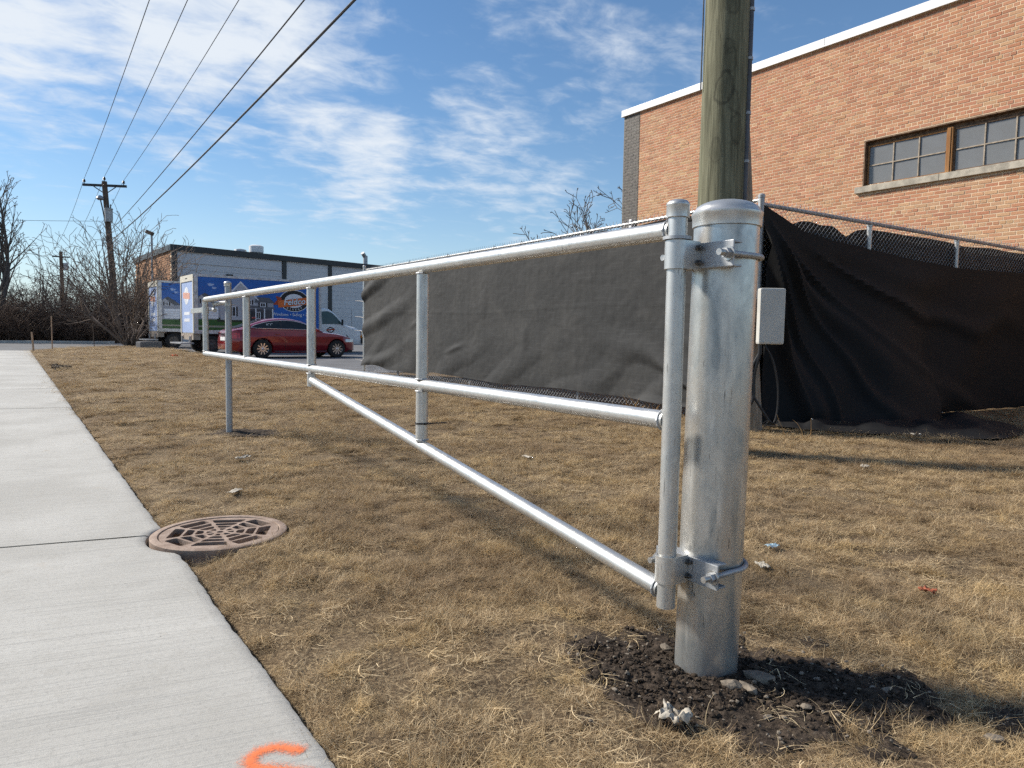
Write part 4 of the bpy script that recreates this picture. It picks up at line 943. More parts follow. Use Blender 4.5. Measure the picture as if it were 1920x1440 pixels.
for r in range(nc):
    z0 = r * CH; header = (r % 6 == 3); Lb = BL / 2 if header else BL
    y = PY - (0.0 if r % 2 else Lb / 2)
    first = True
    y = PY
    if r % 2 and not header: segs_ = [BL / 2]
    elif header: segs_ = [BL / 4]
    else: segs_ = []
    while y > BY1 + 0.05:
        L = segs_.pop(0) if segs_ else Lb
        a, b = y, y - L; y = b
        zc = z0 + CH / 2
        pieces = [(a, b)]
        if WZ0 - 0.16 < zc < WZ1 + 0.02:
            lo, hi = WY1, WY0
            if zc < WZ0: lo, hi = WY1 - 0.12, WY0 + 0.12
            pieces = []
            if a > hi: pieces.append((a, max(b, hi)))
            if b < lo: pieces.append((min(a, lo), b))
        for (pa, pb) in pieces:
            if pa - pb < 0.03: continue
            yc = (pa + pb) / 2; buff = nz(yc, zc, 0.55, 3.3) + 0.5 * nz(yc, zc, 1.7, 1.1) - (zc - 4.2) * 0.23 + (0.15 if header else 0)
            w = np.array([2.2, 2.0, 2.0, 1.0, 1.5, 0.7, 0.55, 2.0]); k = math.exp(buff * 1.3); w *= np.array([1, 1 / k, k ** 0.6, k ** 1.6, 1 / k, k ** 1.8, 1 / k, 1]); w /= w.sum()
            c = PAL[int(rng.choice(len(PAL), p=w))]; c = tuple(0.55 * q + 0.45 * g_ for q, g_ in zip(c, (0.515, 0.275, 0.15))); f = rng.uniform(0.91, 1.08); bricks.append((yc, zc, pa - pb - 0.0105, CH - 0.0105, tuple(min(1, q * f * rng.uniform(0.96, 1.04)) for q in c)))
for r in range(nc):
    z0 = r * CH
def brick_faces(yc, zc, L, H, x0, dx):
    x1 = x0 + 0.03; y0, y1, z0, z1 = yc - L / 2, yc + L / 2, zc - H / 2, zc + H / 2; t = 0.0035
    v = [(x1, y0, z0), (x1, y1, z0), (x1, y1, z1), (x1, y0, z1), (x0, y0 + t, z0 + t), (x0, y1 - t, z0 + t), (x0, y1 - t, z1 - t), (x0, y0 + t, z1 - t)]
    return v, [(4, 5, 6, 7), (0, 1, 5, 4), (1, 2, 6, 5), (2, 3, 7, 6), (3, 0, 4, 7)]
def in_frame(y, z):
    p = RM.transposed() @ Vector((BX0, y, z - 1.0)); 
    if p.z > -0.1: return None
    px, py = 960 - 1331 * p.x / p.z, 720 + 1331 * p.y / p.z
    return px, py
cand = []
for i, b in enumerate(bricks):
    q = in_frame(b[0], b[1])
    if q and 1430 < q[0] < 1912 and 4 < q[1] < 470 + (q[0] - 1920) * 0.18 - 14 and b[2] > 0.19 and not (1240 < q[0] < 1440): cand.append((math.hypot(BX0, b[0], b[1] - 1), i))
cand.sort(); single = set(i for _, i in cand[:295])
V, F, Cc = [], [], []
for i, (yc, zc, L, H, c) in enumerate(bricks):
    if i in single: continue
    dx = min(0.0022, rng.normal(0, 0.0016)); v, f = brick_faces(yc, zc, L, H, BX0 - 0.002 + dx, 0); b = len(V); V += [(a - BX0, y - BY0, z) for a, y, z in v]; F += [tuple(b + k for k in q) for q in f]; Cc += [c] * 5
me = bpy.data.meshes.new('brickwork'); me.from_pydata(V, [], F)
at = me.attributes.new('tint', 'FLOAT_COLOR', 'FACE'); at.data.foreach_set('color', np.array([(*c, 1) for c in Cc], np.float32).reshape(-1)); me.update()
tag(link('brickwork', me, 'brick', bb), kind='stuff')
order = sorted(single, key=lambda i: sum(bricks[i][4])); variants = []
for k in range(NVAR):
    grp = order[k * len(order) // NVAR:(k + 1) * len(order) // NVAR]
    c = bricks[grp[len(grp) // 2]][4]; v, f = brick_faces(0, 0, BL - 0.0105, CH - 0.0105, -0.002, 0)
    me = bpy.data.meshes.new('brick'); me.from_pydata(v, [], f); at = me.attributes.new('tint', 'FLOAT_COLOR', 'FACE'); at.data.foreach_set('color', np.array([(*c, 1)] * 5, np.float32).reshape(-1)); me.materials.append(MAT['brick']); me.update()
    for i in grp:
        yc, zc, L, H, _ = bricks[i]; o = bpy.data.objects.new('brick', me); col.objects.link(o); o.parent = bb
        o.location = (min(0.0022, rng.normal(0, 0.0016)), yc - BY0, zc); o.scale = (1, L / (BL - 0.0105), 1)
# dark brick strip at the corner
V, F = [], []; CH2 = 0.0815
for r in range(int(BZ / CH2)):
    y = PY + 0.006
    for L in ((0.2, 0.2, 0.2) if r % 2 else (0.1, 0.2, 0.2, 0.1)):
        v, f = brick_faces(y + L / 2, r * CH2 + CH2 / 2, L - 0.012, CH2 - 0.012, BX0 - 0.012 + rng.normal(0, 0.001), 0); b = len(V); V += [(a - BX0, q - BY0, z) for a, q, z in v]; F += [tuple(b + k for k in g_) for g_ in f]; y += L
me = bpy.data.meshes.new('corner_brickwork'); me.from_pydata(V, [], F); me.update(); tag(link('corner_brickwork', me, 'dark_brick', bb), kind='stuff')
mb = MB(ob_); mb.box((BX0 + 0.0, (PY + BY0) / 2, BZ / 2), (0.012, BY0 - PY - 0.01, BZ - 0.02)); mb.build('corner_mortar', 'mortar_dark', bb)
# coping in lengths
y = BY0 + 0.06
while y > BY1:
    L = 3.05; mb = MB(ob_)
    mb.box((BX0 + 0.14, y - L / 2 + 0.002, BZ + 0.085), (0.40, L - 0.006, 0.17), bevel=0.006); mb.box((BX0 - 0.066, y - L / 2 + 0.002, BZ + 0.004), (0.012, L - 0.006, 0.02)); mb.build('coping', 'coping', bb); y -= L
# window band: steel lintel, units of six panes, wooden mullions, sill stones
mb = MB(ob_); mb.box((BX0 + 0.06, (WY0 + WY1) / 2, WZ1 - 0.014), (0.12, WY0 - WY1, 0.022)); mb.box((BX0 + 0.11, (WY0 + WY1) / 2, WZ1 - 0.06), (0.025, WY0 - WY1, 0.08)); mb.build('lintel', 'rust_steel', bb)
mb = MB(ob_); mb.box((BX0 + 0.06, WY0 - 0.012, (WZ0 + WZ1) / 2), (0.13, 0.02, WZ1 - WZ0 - 0.03)); mb.build('jamb', 'rust_steel', bb)
UW = 1.50; y = WY0 - 0.035; GXW = BX0 + 0.10; k = 0
while y - UW > WY1 - 0.3:
    a, b = y, y - UW; zl, zh = WZ0 + 0.02, WZ1 - 0.10; mb = MB(ob_)
    for yy in (a - 0.014, b + 0.014): mb.box((GXW, yy, (zl + zh) / 2), (0.035, 0.028, zh - zl))
    for zz in (zl + 0.014, zh - 0.014): mb.box((GXW, (a + b) / 2, zz), (0.033, UW - 0.056, 0.028))
    wn_ = mb.build('window', 'window_wood' if k == 0 else 'rust_steel', bb)
    pw = (UW - 0.056) / 3; phh = (zh - zl - 0.056) / 2
    for i in range(3):
        for j in range(2):
            yc = a - 0.028 - pw * (i + 0.5); zc = zl + 0.028 + phh * (j + 0.5)
            rot = Matrix.Rotation(rng.normal(0, 0.012), 3, 'Z') @ Matrix.Rotation(rng.normal(0, 0.012), 3, 'Y')
            mb = MB((BX0, BY0, 0)); mb.box((GXW + 0.006, yc, zc), (0.004, pw - 0.004, phh - 0.004), rot); mb.build('pane', 'pane', wn_)
    for i in (1, 2):
        mb = MB(ob_); mb.box((GXW - 0.006, a - 0.028 - pw * i, (zl + zh) / 2), (0.028, 0.020, zh - zl - 0.058)); mb.build('muntin', 'muntin', wn_)
    for i in range(3):
        mb = MB(ob_); mb.box((GXW - 0.006, a - 0.028 - pw * (i + 0.5), (zl + zh) / 2), (0.026, pw - 0.022, 0.020)); mb.build('muntin', 'muntin', wn_)
    mb = MB(ob_); mb.box((GXW - 0.02, b - 0.052, (zl + zh) / 2), (0.09, 0.10, zh - zl + 0.03), bevel=0.006); mb.box((GXW - 0.07, b - 0.052, (zl + zh) / 2), (0.018, 0.035, zh - zl + 0.02)); mb.build('mullion', 'window_wood', bb)
    y = b - 0.105; k += 1
for a, b in ((WY0 + 0.13, 6.50), (6.495, 4.6), (4.595, WY1 - 0.13)):
    mb = MB(ob_); mb.box((BX0 + 0.03, (a + b) / 2, WZ0 - 0.062), (0.20, a - b, 0.125), bevel=0.008); mb.build('sill', 'stone_sill', bb)
# crumbling mortar and debris lying on the sill
pts = [(BX0 - 0.005 + rng.uniform(0, 0.09), 7.9 - abs(rng.normal(0, 0.55)), WZ0 + 0.008, rng.uniform(0.008, 0.028)) for i in range(70)]
o = lumps('sill_crumbs', pts, 'mortar', 'crumbs'); o.parent = bb; o.data.transform(Matrix.Translation((-BX0, -BY0, 0))); del o['label']
mb = MB(ob_); mb.box((BX0 - 0.05, 14.52, 4.11), (0.09, 0.11, 0.24), bevel=0.01); lt = mb.build('wall_light', 'white_paint', bb); mb = MB(ob_); mb.box((BX0 - 0.097, 14.50, 4.12), (0.01, 0.07, 0.10)); mb.build('lens', 'black_trim', lt)
mb = MB(ob_); mb.box((BX0 - 0.03, 14.24, 3.98), (0.07, 0.07, 0.09)); mb.tube([(BX0 - 0.05, 14.24, 3.96), (BX0 - 0.05, 14.29, 3.55), (BX0 - 0.05, 14.29, 3.38)], 0.012, 8); mb.lathe([(0.03, -0.01), (0.05, -0.01), (0.05, 0.01), (0.03, 0.01)], (BX0 - 0.05, 14.30, 3.33), (1, 0, 0), 14, closed=True); mb.build('chain_bracket', 'rust_steel', bb)

# ================================================================== GREY INDUSTRIAL BUILDING BEHIND THE LOT
GC = Vector((9.75, 60.8, 0)); ga = math.atan2(5.1, 21.65)
gb = thing('industrial_building', 'low grey industrial building with black roof trim behind the trucks', 'building', tuple(GC), ga)
GH = 7.35; LW = 46
def gbox(name, c, s, m, parent=gb, bevel=0):
    mb = MB(); mb.box(c, s, bevel=bevel); return mb.build(name, m, parent)
m_grey = simple('grey painted block', (0.60, 0.595, 0.605), 0.85, 0, 0.06, 0.5, 0.2, 20); m_side = simple('grey siding', (0.54, 0.54, 0.565), 0.6, 0, 0.06, 0.7)
SL = 15.0; sx, sy = 0.178, 0.984
mb = MB(); fpz = [(0.12, 0.15), (LW, 0.15), (LW, 14.0), (0.12 + sx * SL, sy * SL)]
for a, b in zip(fpz, fpz[1:] + fpz[:1]): mb.face([(a[0], a[1], 0), (b[0], b[1], 0), (b[0], b[1], GH), (a[0], a[1], GH)])
mb.build('wall', m_grey, gb)
# block courses: recessed joints read as thin proud block rows
for r in range(18): 
    gbox('block_course', (11.6 + 17.0, 0.140, 0.2 + r * 0.4), (34.6, 0.04, 0.388), m_grey)
for r in range(17): gbox('siding_panel', (4.9, 0.125 + 0.01 * (r % 2), 0.15 + r * 0.36), (8.9, 0.05, 0.335), m_side)
gbox('header', (4.9, 0.10, 6.62), (8.9, 0.08, 0.75), m_side)
for x in (0.2, 9.65, 14.3, 25.5): gbox('column', (x, 0.08, GH / 2), (0.36, 0.12, GH), 'black_trim')
mb = MB(); fz = [(-0.15, -0.12), (LW, -0.12), (LW, 14.2), (-0.1 + sx * SL, sy * SL + 0.1)]
for a, b in zip(fz, fz[1:] + fz[:1]): mb.face([(a[0], a[1], GH - 0.23), (b[0], b[1], GH - 0.23), (b[0], b[1], GH + 0.23), (a[0], a[1], GH + 0.23)])
mb.face([(x, y, GH + 0.23) for x, y in fz]); mb.face([(x, y, GH - 0.23) for x, y in fz]); mb.build('fascia', 'black_trim', gb)
V, F, Cc = [], [], []
for r in range(42):
    y = 0.22
    off = 0.6 if r % 2 else 0.0
    for k in range(12):
        L = 1.2; yc = 0.22 + off + L * (k + 0.5)
        v = [(0.02 + sx * t__, sy * t__, zz__) for t__, zz__ in ((yc - L / 2 + 0.02, r * 0.17 + 0.01), (yc + L / 2 - 0.02, r * 0.17 + 0.01), (yc + L / 2 - 0.02, r * 0.17 + 0.155), (yc - L / 2 + 0.02, r * 0.17 + 0.155))]
        b = len(V); V += v; F.append((b, b + 1, b + 2, b + 3)); f = rng.uniform(0.85, 1.1); Cc.append((0.40 * f, 0.22 * f, 0.125 * f))
me = bpy.data.meshes.new('side_brickwork'); me.from_pydata(V, [], F); at = me.attributes.new('tint', 'FLOAT_COLOR', 'FACE'); at.data.foreach_set('color', np.array([(*c, 1) for c in Cc], np.float32).reshape(-1)); me.update()
tag(link('side_brickwork', me, 'brick', gb), kind='stuff')
mb = MB(); mb.face([(0.06, 0.1, 0), (0.06 + sx * SL, sy * SL, 0), (0.06 + sx * SL, sy * SL, GH - 0.2), (0.06, 0.1, GH - 0.2)]); mb.build('side_wall', 'mortar', gb)
mb = MB(); mb.lathe([(0.45, 0), (0.45, 0.35), (0.62, 0.4), (0.62, 0.95), (0.4, 1.05), (0.001, 1.08)], (8.6, 3.0, GH + 0.2), n=18); mb.build('roof_vent', 'white_paint', gb)
mb = MB(); mb.lathe([(0.3, 0), (0.3, 0.25), (0.55, 0.35), (0.5, 0.55), (0.001, 0.65)], (7.3, 3.4, GH + 0.2), n=18); mb.build('roof_vent', 'galv_dull', gb)
mb = MB(); mb.tube([(19.3, 1.5, GH + 0.1), (19.3, 1.5, GH + 1.2)], 0.22, 14); mb.tube([(19.25, 1.5, GH + 1.1), (18.9, 1.4, GH + 1.45)], 0.20, 12); mb.build('flue_pipe', 'galv_dull', gb)
mb = MB(); mb.box((4.6, -0.05, 5.5), (0.45, 0.3, 0.18)); mb.build('wall_light', 'black_trim', gb)

# ================================================================== VEHICLES
m_blue = simple('printed deep blue vinyl', (0.012, 0.125, 0.47), 0.35, 0, 0.12, 0.9)
m_blue2 = simple('printed lighter blue vinyl', (0.03, 0.11, 0.42), 0.35, 0, 0.2, 0.8)
m_lil = simple('pale lilac vinyl', (0.36, 0.46, 0.70), 0.5, 0, 0.08, 1.5)
PR_ = {k: simple('print ' + k, c, 0.4, 0, 0.08, 2) for k, c in dict(grass=(0.03, 0.11, 0.02), wall=(0.42, 0.43, 0.47), wall2=(0.33, 0.34, 0.38), roof=(0.10, 0.11, 0.13), dark=(0.018, 0.022, 0.03), white=(0.78, 0.80, 0.84), orange=(0.72, 0.16, 0.03), deep=(0.40, 0.06, 0.02), black=(0.012, 0.012, 0.014), shrub=(0.015, 0.03, 0.012), path=(0.30, 0.28, 0.22), cloud=(0.36, 0.48, 0.75), porch=(0.06, 0.065, 0.08), pink=(0.75, 0.42, 0.33)).items()}
def wheel(parent, c, r, w, rim_m='chrome', spokes=10, side=-1):
    wh = MB(); wh.lathe([(r * 0.62, -w / 2), (r * 0.94, -w / 2), (r, -w / 2 + 0.03), (r, w / 2 - 0.03), (r * 0.94, w / 2), (r * 0.62, w / 2)], c, (0, 1, 0), 32); t_ = wh.build('wheel', 'rubber', parent)
    mb = MB(); cc = Vector(c); ys = cc.y + side * (w / 2 - 0.012)
    mb.lathe([(r * 0.70, 0), (r * 0.66, 0.012), (r * 0.62, 0.0)], (cc.x, ys, cc.z), (0, side, 0), 32)
    for k in range(spokes):
        a = 2 * math.pi * k / spokes; rot = Matrix.Rotation(-a, 3, 'Y')
        mb.box(Vector((cc.x, ys, cc.z)) + rot @ Vector((r * 0.36, 0, 0)), (r * 0.60, 0.02, r * 0.105), rot)
    mb.lathe([(r * 0.15, 0.014), (r * 0.12, 0.02), (0.001, 0.02)], (cc.x, ys, cc.z), (0, side, 0), 16); mb.build('rim', rim_m, t_)
    mb = MB(); mb.lathe([(r * 0.64, -0.03), (0.001, -0.03)], (cc.x, ys, cc.z), (0, side, 0), 24); mb.build('brake_disc', 'bolt_dark', t_); return t_
def decal(mb, pts, y, mi): mb.face([(x, y, z) for x, z in pts], False, mi)
def ell(cx, cz, a, b, n=28): return [(cx + a * math.cos(2 * math.pi * k / n), cz + b * math.sin(2 * math.pi * k / n)) for k in range(n)]

def box_truck(loc, rz, label, cab, L=5.85, wid=2.30, z0=0.86, zt=3.46):
    tk = thing('box_truck', label, 'truck', loc, rz, 'box trucks parked in the lot')
    ys = -wid / 2
    mb = MB(); mb.box((L / 2, 0, (z0 + zt) / 2), (L, wid - 0.02, zt - z0)); bx_ = mb.build('cargo_box', 'white_paint', tk)
    mb = MB(); mb.box((L / 2, ys + 0.0, zt - 0.04), (L, 0.05, 0.10)); mb.box((L / 2, ys, z0 + 0.07), (L, 0.05, 0.16)); mb.box((0.07, ys, (z0 + zt) / 2), (0.16, 0.06, zt - z0)); mb.box((L - 0.05, ys, (z0 + zt) / 2), (0.10, 0.06, zt - z0)); mb.build('side_rails', simple('aluminium rail', (0.55, 0.55, 0.55), 0.45, 0.4), bx_)
    # printed side
    yp = ys - 0.006; zl, zh = z0 + 0.16, zt - 0.09; mb = MB()
    mb.box((L / 2, ys + 0.002, (zl + zh) / 2), (L - 0.26, 0.012, zh - zl)); mb.build('side_panel', m_blue, bx_)
    y = yp - 0.003; H = zh - zl; mats = ['grass', 'wall', 'wall2', 'roof', 'dark', 'white', 'shrub', 'path', 'cloud', 'porch']; mi = {k: i for i, k in enumerate(mats)}
    mb = MB(); X = lambda u: 0.15 + u; Z = lambda v: zl + v * H
    def D(k, pts, lift): decal(mb, [(X(a), Z(b)) for a, b in pts], y - 0.0015 * lift, mi[k])
    def RC_(k, a, b, c, d, lift): D(k, [(a, c), (b, c), (b, d), (a, d)], lift)
    for cx, cz, a, b in ((0.55, 0.86, 0.14, 0.025), (0.7, 0.80, 0.10, 0.02), (1.45, 0.76, 0.16, 0.035), (2.9, 0.84, 0.2, 0.03), (0.30, 0.52, 0.12, 0.03), (2.55, 0.70, 0.12, 0.03)): D('cloud', [(cx + a * (1 + 0.25 * math.sin(5 * t_)) * math.cos(t_), cz + b * (1 + 0.3 * math.sin(3 * t_ + 1)) * math.sin(t_)) for t_ in [2 * math.pi * k / 18 for k in range(18)]], 0.4)
    RC_('grass', 0, 3.55, 0.0, 0.20, 0.6); RC_('path', 0.0, 3.4, 0.05, 0.085, 1.1); RC_('shrub', 0.8, 3.5, 0.16, 0.24, 1.2)
    RC_('wall2', 0.0, 0.95, 0.20, 0.52, 1.0); D('roof', [(-0.02, 0.62), (0.30, 0.70), (0.95, 0.52), (0.0, 0.50)], 1.3); D('wall', [(0.02, 0.50), (0.02, 0.60), (0.15, 0.66), (0.62, 0.50)], 1.6)
    RC_('wall', 0.95, 2.55, 0.20, 0.62, 1.4); D('wall', [(1.15, 0.60), (1.85, 0.93), (2.62, 0.60)], 1.5); D('white', [(1.10, 0.60), (1.85, 0.955), (2.68, 0.60), (2.62, 0.60), (1.85, 0.92), (1.17, 0.60)], 1.9)
    RC_('wall2', 2.55, 3.35, 0.22, 0.56, 1.3); D('roof', [(2.45, 0.55), (2.55, 0.66), (3.15, 0.66), (3.42, 0.55)], 1.7)
    D('roof', [(1.95, 0.44), (2.10, 0.50), (3.35, 0.47), (3.45, 0.43)], 2.0); RC_('porch', 2.12, 3.3, 0.20, 0.43, 1.9)
    for a in (2.12, 2.5, 2.9, 3.28): RC_('white', a, a + 0.05, 0.20, 0.44, 2.4)
    RC_('dark', 2.25, 2.42, 0.21, 0.38, 2.3)
    for a, b, c, d in ((1.35, 1.60, 0.28, 0.45), (2.15, 2.30, 0.52, 0.59), (2.75, 2.95, 0.48, 0.545), (0.18, 0.30, 0.51, 0.57), (2.55, 2.72, 0.25, 0.36), (1.72, 1.98, 0.66, 0.76)):
        RC_('white', a - 0.025, b + 0.025, c - 0.01, d + 0.01, 2.1); RC_('dark', a, b, c, d, 2.5); RC_('white', (a + b) / 2 - 0.008, (a + b) / 2 + 0.008, c, d, 2.8); RC_('dark', a - 0.11, a - 0.04, c - 0.01, d + 0.01, 2.2); RC_('dark', b + 0.04, b + 0.11, c - 0.01, d + 0.01, 2.2)
    RC_('white', 0.12, 0.86, 0.22, 0.43, 1.7)
    for v in (0.27, 0.32, 0.37): RC_('wall2', 0.13, 0.85, v, v + 0.006, 2.0)
    mb.build('house_print', [PR_[k] for k in mats], bx_)
    # round badge with ribbon
    cx, cz = X(4.35), Z(0.615); mats = ['white', 'black', 'orange', 'deep']; mb = MB()
    decal(mb, ell(cx, cz, 0.72, 0.52), y - 0.002, 0); decal(mb, ell(cx, cz, 0.69, 0.49), y - 0.004, 1); decal(mb, ell(cx, cz, 0.47, 0.33), y - 0.006, 0)
    decal(mb, [(cx - 1.02, cz - 0.20), (cx - 0.62, cz - 0.24), (cx - 0.62, cz + 0.14), (cx - 0.90, cz + 0.20), (cx - 0.82, cz + 0.02)], y - 0.008, 3); decal(mb, [(cx + 0.62, cz - 0.12), (cx + 1.0, cz - 0.10), (cx + 0.84, cz + 0.08), (cx + 0.92, cz + 0.26), (cx + 0.62, cz + 0.26)], y - 0.008, 3)
    n = 14; up = [(cx - 0.78 + 1.56 * k / n, cz + 0.10 + 0.10 * math.sin((k / n - 0.5) * 2.6)) for k in range(n + 1)]; dn = [(a, b - 0.34) for a, b in up[::-1]]
    decal(mb, up + dn, y - 0.011, 2); mb.build('badge_print', [PR_[k] for k in mats], bx_)
    def word(s, size, x, z, m, shear=0, bold=0, rot=0, lift=0.014, nm='lettering'):
        me = text_mesh(s, size, 0.0008, shear, bold); o = link(nm, me, PR_[m], bx_, (x, y - lift, z)); o.rotation_euler = (R(90), R(-rot), 0); return o
    word('Feldco', 0.40, cx + 0.0, cz - 0.055, 'black', 0.18, 0.022, 5, 0.013); word('Feldco', 0.40, cx + 0.0, cz - 0.05, 'white', 0.18, 0.008, 5, 0.016)
    for i, ch in enumerate('DIRECT'):
        a = R(-125 + 14 * i); word(ch, 0.11, cx + 0.585 * math.cos(a), cz + 0.415 * math.sin(a), 'white', 0, 0.003, -(-90 - math.degrees(a)) * 0.55, 0.014)
    word('Windows \u2022 Siding \u2022 Doors', 0.20, cx, Z(0.335), 'white', 0, 0.001); word('866', 0.30, cx - 0.62, Z(0.20), 'white', 0, 0.012); word('20', 0.30, cx + 0.72, Z(0.20), 'white', 0, 0.012)
    # rear: header, posts, roll door with print
    mb = MB(); mb.box((-0.02, 0, zt - 0.14), (0.06, wid, 0.28)); 
    for s in (-1, 1): mb.box((-0.02, s * (wid / 2 - 0.055), (z0 + zt) / 2 - 0.14), (0.06, 0.11, zt - z0 - 0.28))
    mb.build('rear_frame', simple('cream rear frame', (0.66, 0.62, 0.52), 0.5, 0, 0.1), bx_)
    mb = MB(); mb.box((0.0, 0, (z0 + zt) / 2 - 0.12), (0.03, wid - 0.22, zt - z0 - 0.30)); rd = mb.build('roll_door', m_lil, bx_)
    mb = MB(); mb.face([(-0.019, -ya, zz) for ya, zz in ell(-0.15, 2.55, 0.42, 0.40)], False, 0); mb.face([(-0.022, -ya, zz) for ya, zz in [(-0.75, 2.45), (0.45, 2.38), (0.45, 2.66), (-0.75, 2.72)]], False, 1); 
    for zz in (1.75, 1.45): mb.box((-0.018, 0.1, zz), (0.004, 1.0, 0.14), mi=0)
    mb.build('door_print', [PR_['white'], PR_['pink']], rd)
    for s in (-0.12, 0, 0.12):
        mb = MB(); mb.box((-0.055, s, zt - 0.14), (0.02, 0.07, 0.035)); mb.build('marker_light', 'rubber', bx_)
    mb = MB(); mb.box((0.1, 0, z0 - 0.15), (0.30, wid - 0.1, 0.28)); mb.build('rear_sill', simple('dull tan metal', (0.30, 0.25, 0.20), 0.7), tk)
    mb = MB(); mb.box((-0.30, -0.1, 0.42), (0.55, wid - 0.3, 0.06)); mb.box((-0.1, 0.7, 0.58), (0.06, 0.06, 0.3)); mb.box((-0.1, -0.7, 0.58), (0.06, 0.06, 0.3)); mb.build('step_bumper', 'galv_dull', tk)
    for s in (-1, 1):
        mb = MB(); mb.box((-0.06, s * 0.75, z0 - 0.14), (0.03, 0.13, 0.13), bevel=0.01); mb.build('tail_light', simple('tail lens', (0.55, 0.42, 0.38), 0.3), tk)
    mb = MB(); mb.box((2.3, ys - 0.012, z0 + 0.06), (0.32, 0.01, 0.04)); mb.build('reflector', simple('red reflector', (0.5, 0.02, 0.02), 0.3), bx_)
    mb = MB(); mb.box((L / 2 + 0.4, 0, 0.66), (L - 0.6, 1.0, 0.35)); mb.build('chassis', 'black_trim', tk)
    mb = MB(); mb.box((1.45, ys + 0.03, 0.60), (0.02, 0.35, 0.42)); mb.build('mud_flap', 'black_plastic', tk)
    for s in (-1, 1): wheel(tk, (0.72, s * (wid / 2 - 0.2), 0.375), 0.39, 0.34, 'bolt_dark', 8, s)
    for s in (-1, 1): wheel(tk, (L + 1.15, s * (wid / 2 - 0.28), 0.375), 0.375, 0.24, 'galv_dull', 8, s)
    if cab: van_cab(tk, L, zt)
    return tk
def van_cab(tk, L, zt):
    hw = 0.98
    ZTOP = [(0.0, 2.18), (0.35, 2.20), (0.62, 2.16), (0.85, 1.98), (1.12, 1.68), (1.38, 1.40), (1.55, 1.34), (1.9, 1.27), (2.15, 1.16), (2.28, 1.0), (2.34, 0.80), (2.35, 0.6)]
    WID = [(0, 0.98), (1.3, 0.98), (1.9, 0.95), (2.15, 0.90), (2.3, 0.82), (2.35, 0.78)]
    def half(x, z):
        w = lerp(WID, x); zt_ = lerp(ZTOP, x); belt = 1.34
        if z > belt: w -= 0.20 * ((z - belt) / 0.85) ** 1.3
        top = (zt_ - z)
        if top < 0.12: w -= 0.20 * (1 - max(0, top) / 0.12) ** 2
        if z < 0.6: w -= 0.05 * (0.6 - z) / 0.2
        return w
    rows = []
    xs = [i * 2.35 / 40 for i in range(41)]
    for x in xs:
        zt_ = lerp(ZTOP, x); zb_ = 0.42; ring = []
        zsamp = [zb_ + (zt_ - zb_) * (1 - (1 - k / 12) ** 1.5) for k in range(13)]
        left = [(L + x, -half(x, z), z) for z in zsamp]; ring = left + [(L + x, -half(x, zt_) * q, zt_ + 0.03 * (1 - q * q)) for q in (0.6, 0.2, -0.2, -0.6)] + [(a, -b, c) for a, b, c in left[::-1]]
        rows.append(ring)
    mb = MB(); mb.grid(rows, True); mb.face(rows[-1]); cb_ = mb.build('cab', 'white_paint', tk)
    for s in (-1, 1):
        pts = [(0.12, 1.40), (0.12, 2.02), (0.45, 2.05), (0.66, 1.98), (0.86, 1.80), (1.08, 1.55), (1.20, 1.42)]
        mb = MB(); mb.face([(L + x, s * (half(x, z) + 0.012), z) for x, z in pts]); mb.build('side_window', m_glass('cab window', (0.05, 0.09, 0.085), 0.04, 0.1), cb_)
    mb = MB(); W_ = [[(L + x + 0.03, q * (half(x, z) - 0.12), z + 0.012) for q in (-1, -0.5, 0, 0.5, 1)] for x, z in ((0.72, 2.09), (0.9, 1.93), (1.1, 1.70), (1.33, 1.45))]; mb.grid(W_, True); mb.build('windscreen', 'car_glass', cb_)
    mb = MB(); mb.box((L + 2.40, 0, 0.62), (0.22, 1.9, 0.34), bevel=0.05); mb.build('bumper', 'black_trim', tk)
    mb = MB(); mb.box((L + 2.34, 0, 0.98), (0.05, 1.25, 0.26)); mb.build('grille', 'black_trim', cb_)
    for s in (-1, 1):
        mb = MB(); mb.box((L + 2.29, s * 0.78, 0.98), (0.10, 0.20, 0.30), bevel=0.03); mb.build('headlight', 'chrome', cb_); mb = MB(); mb.box((L + 2.27, s * 0.865, 0.80), (0.10, 0.05, 0.14)); mb.build('indicator', simple('amber lens', (0.7, 0.22, 0.02), 0.3), cb_)
        mb = MB(); mb.box((L + 1.12, s * 1.13, 1.50), (0.06, 0.14, 0.30), bevel=0.02); mb.tube([(L + 1.12, s * 1.10, 1.42), (L + 1.15, s * 0.96, 1.38)], 0.02, 8); mb.build('mirror', 'black_trim', cb_)
    mb = MB(); mb.tube([(L + 1.75, -0.85, 1.28), (L + 1.72, -0.88, 2.15)], 0.008, 6); mb.build('aerial', 'black_trim', cb_)
    mb = MB(); mb.face([(x, -0.992, z) for x, z in ell(L + 0.55, 1.12, 0.19, 0.14)], False, 0); mb.face([(x, -0.996, z) for x, z in ell(L + 0.55, 1.12, 0.13, 0.09)], False, 1); mb.face([(L + 0.33, -0.999, 1.07), (L + 0.77, -0.999, 1.12), (L + 0.77, -0.999, 1.19), (L + 0.33, -0.999, 1.14)], False, 2); mb.build('door_badge', [PR_['black'], PR_['white'], PR_['deep']], cb_)
    for s in (-1, 1):
        mb = MB(); mb.lathe([(0.47, -0.02), (0.47, 0.02), (0.001, 0.02)], (L + 1.15, s * 0.955, 0.50), (0, s, 0), 28); mb.build('wheel_arch', 'black_trim', cb_)

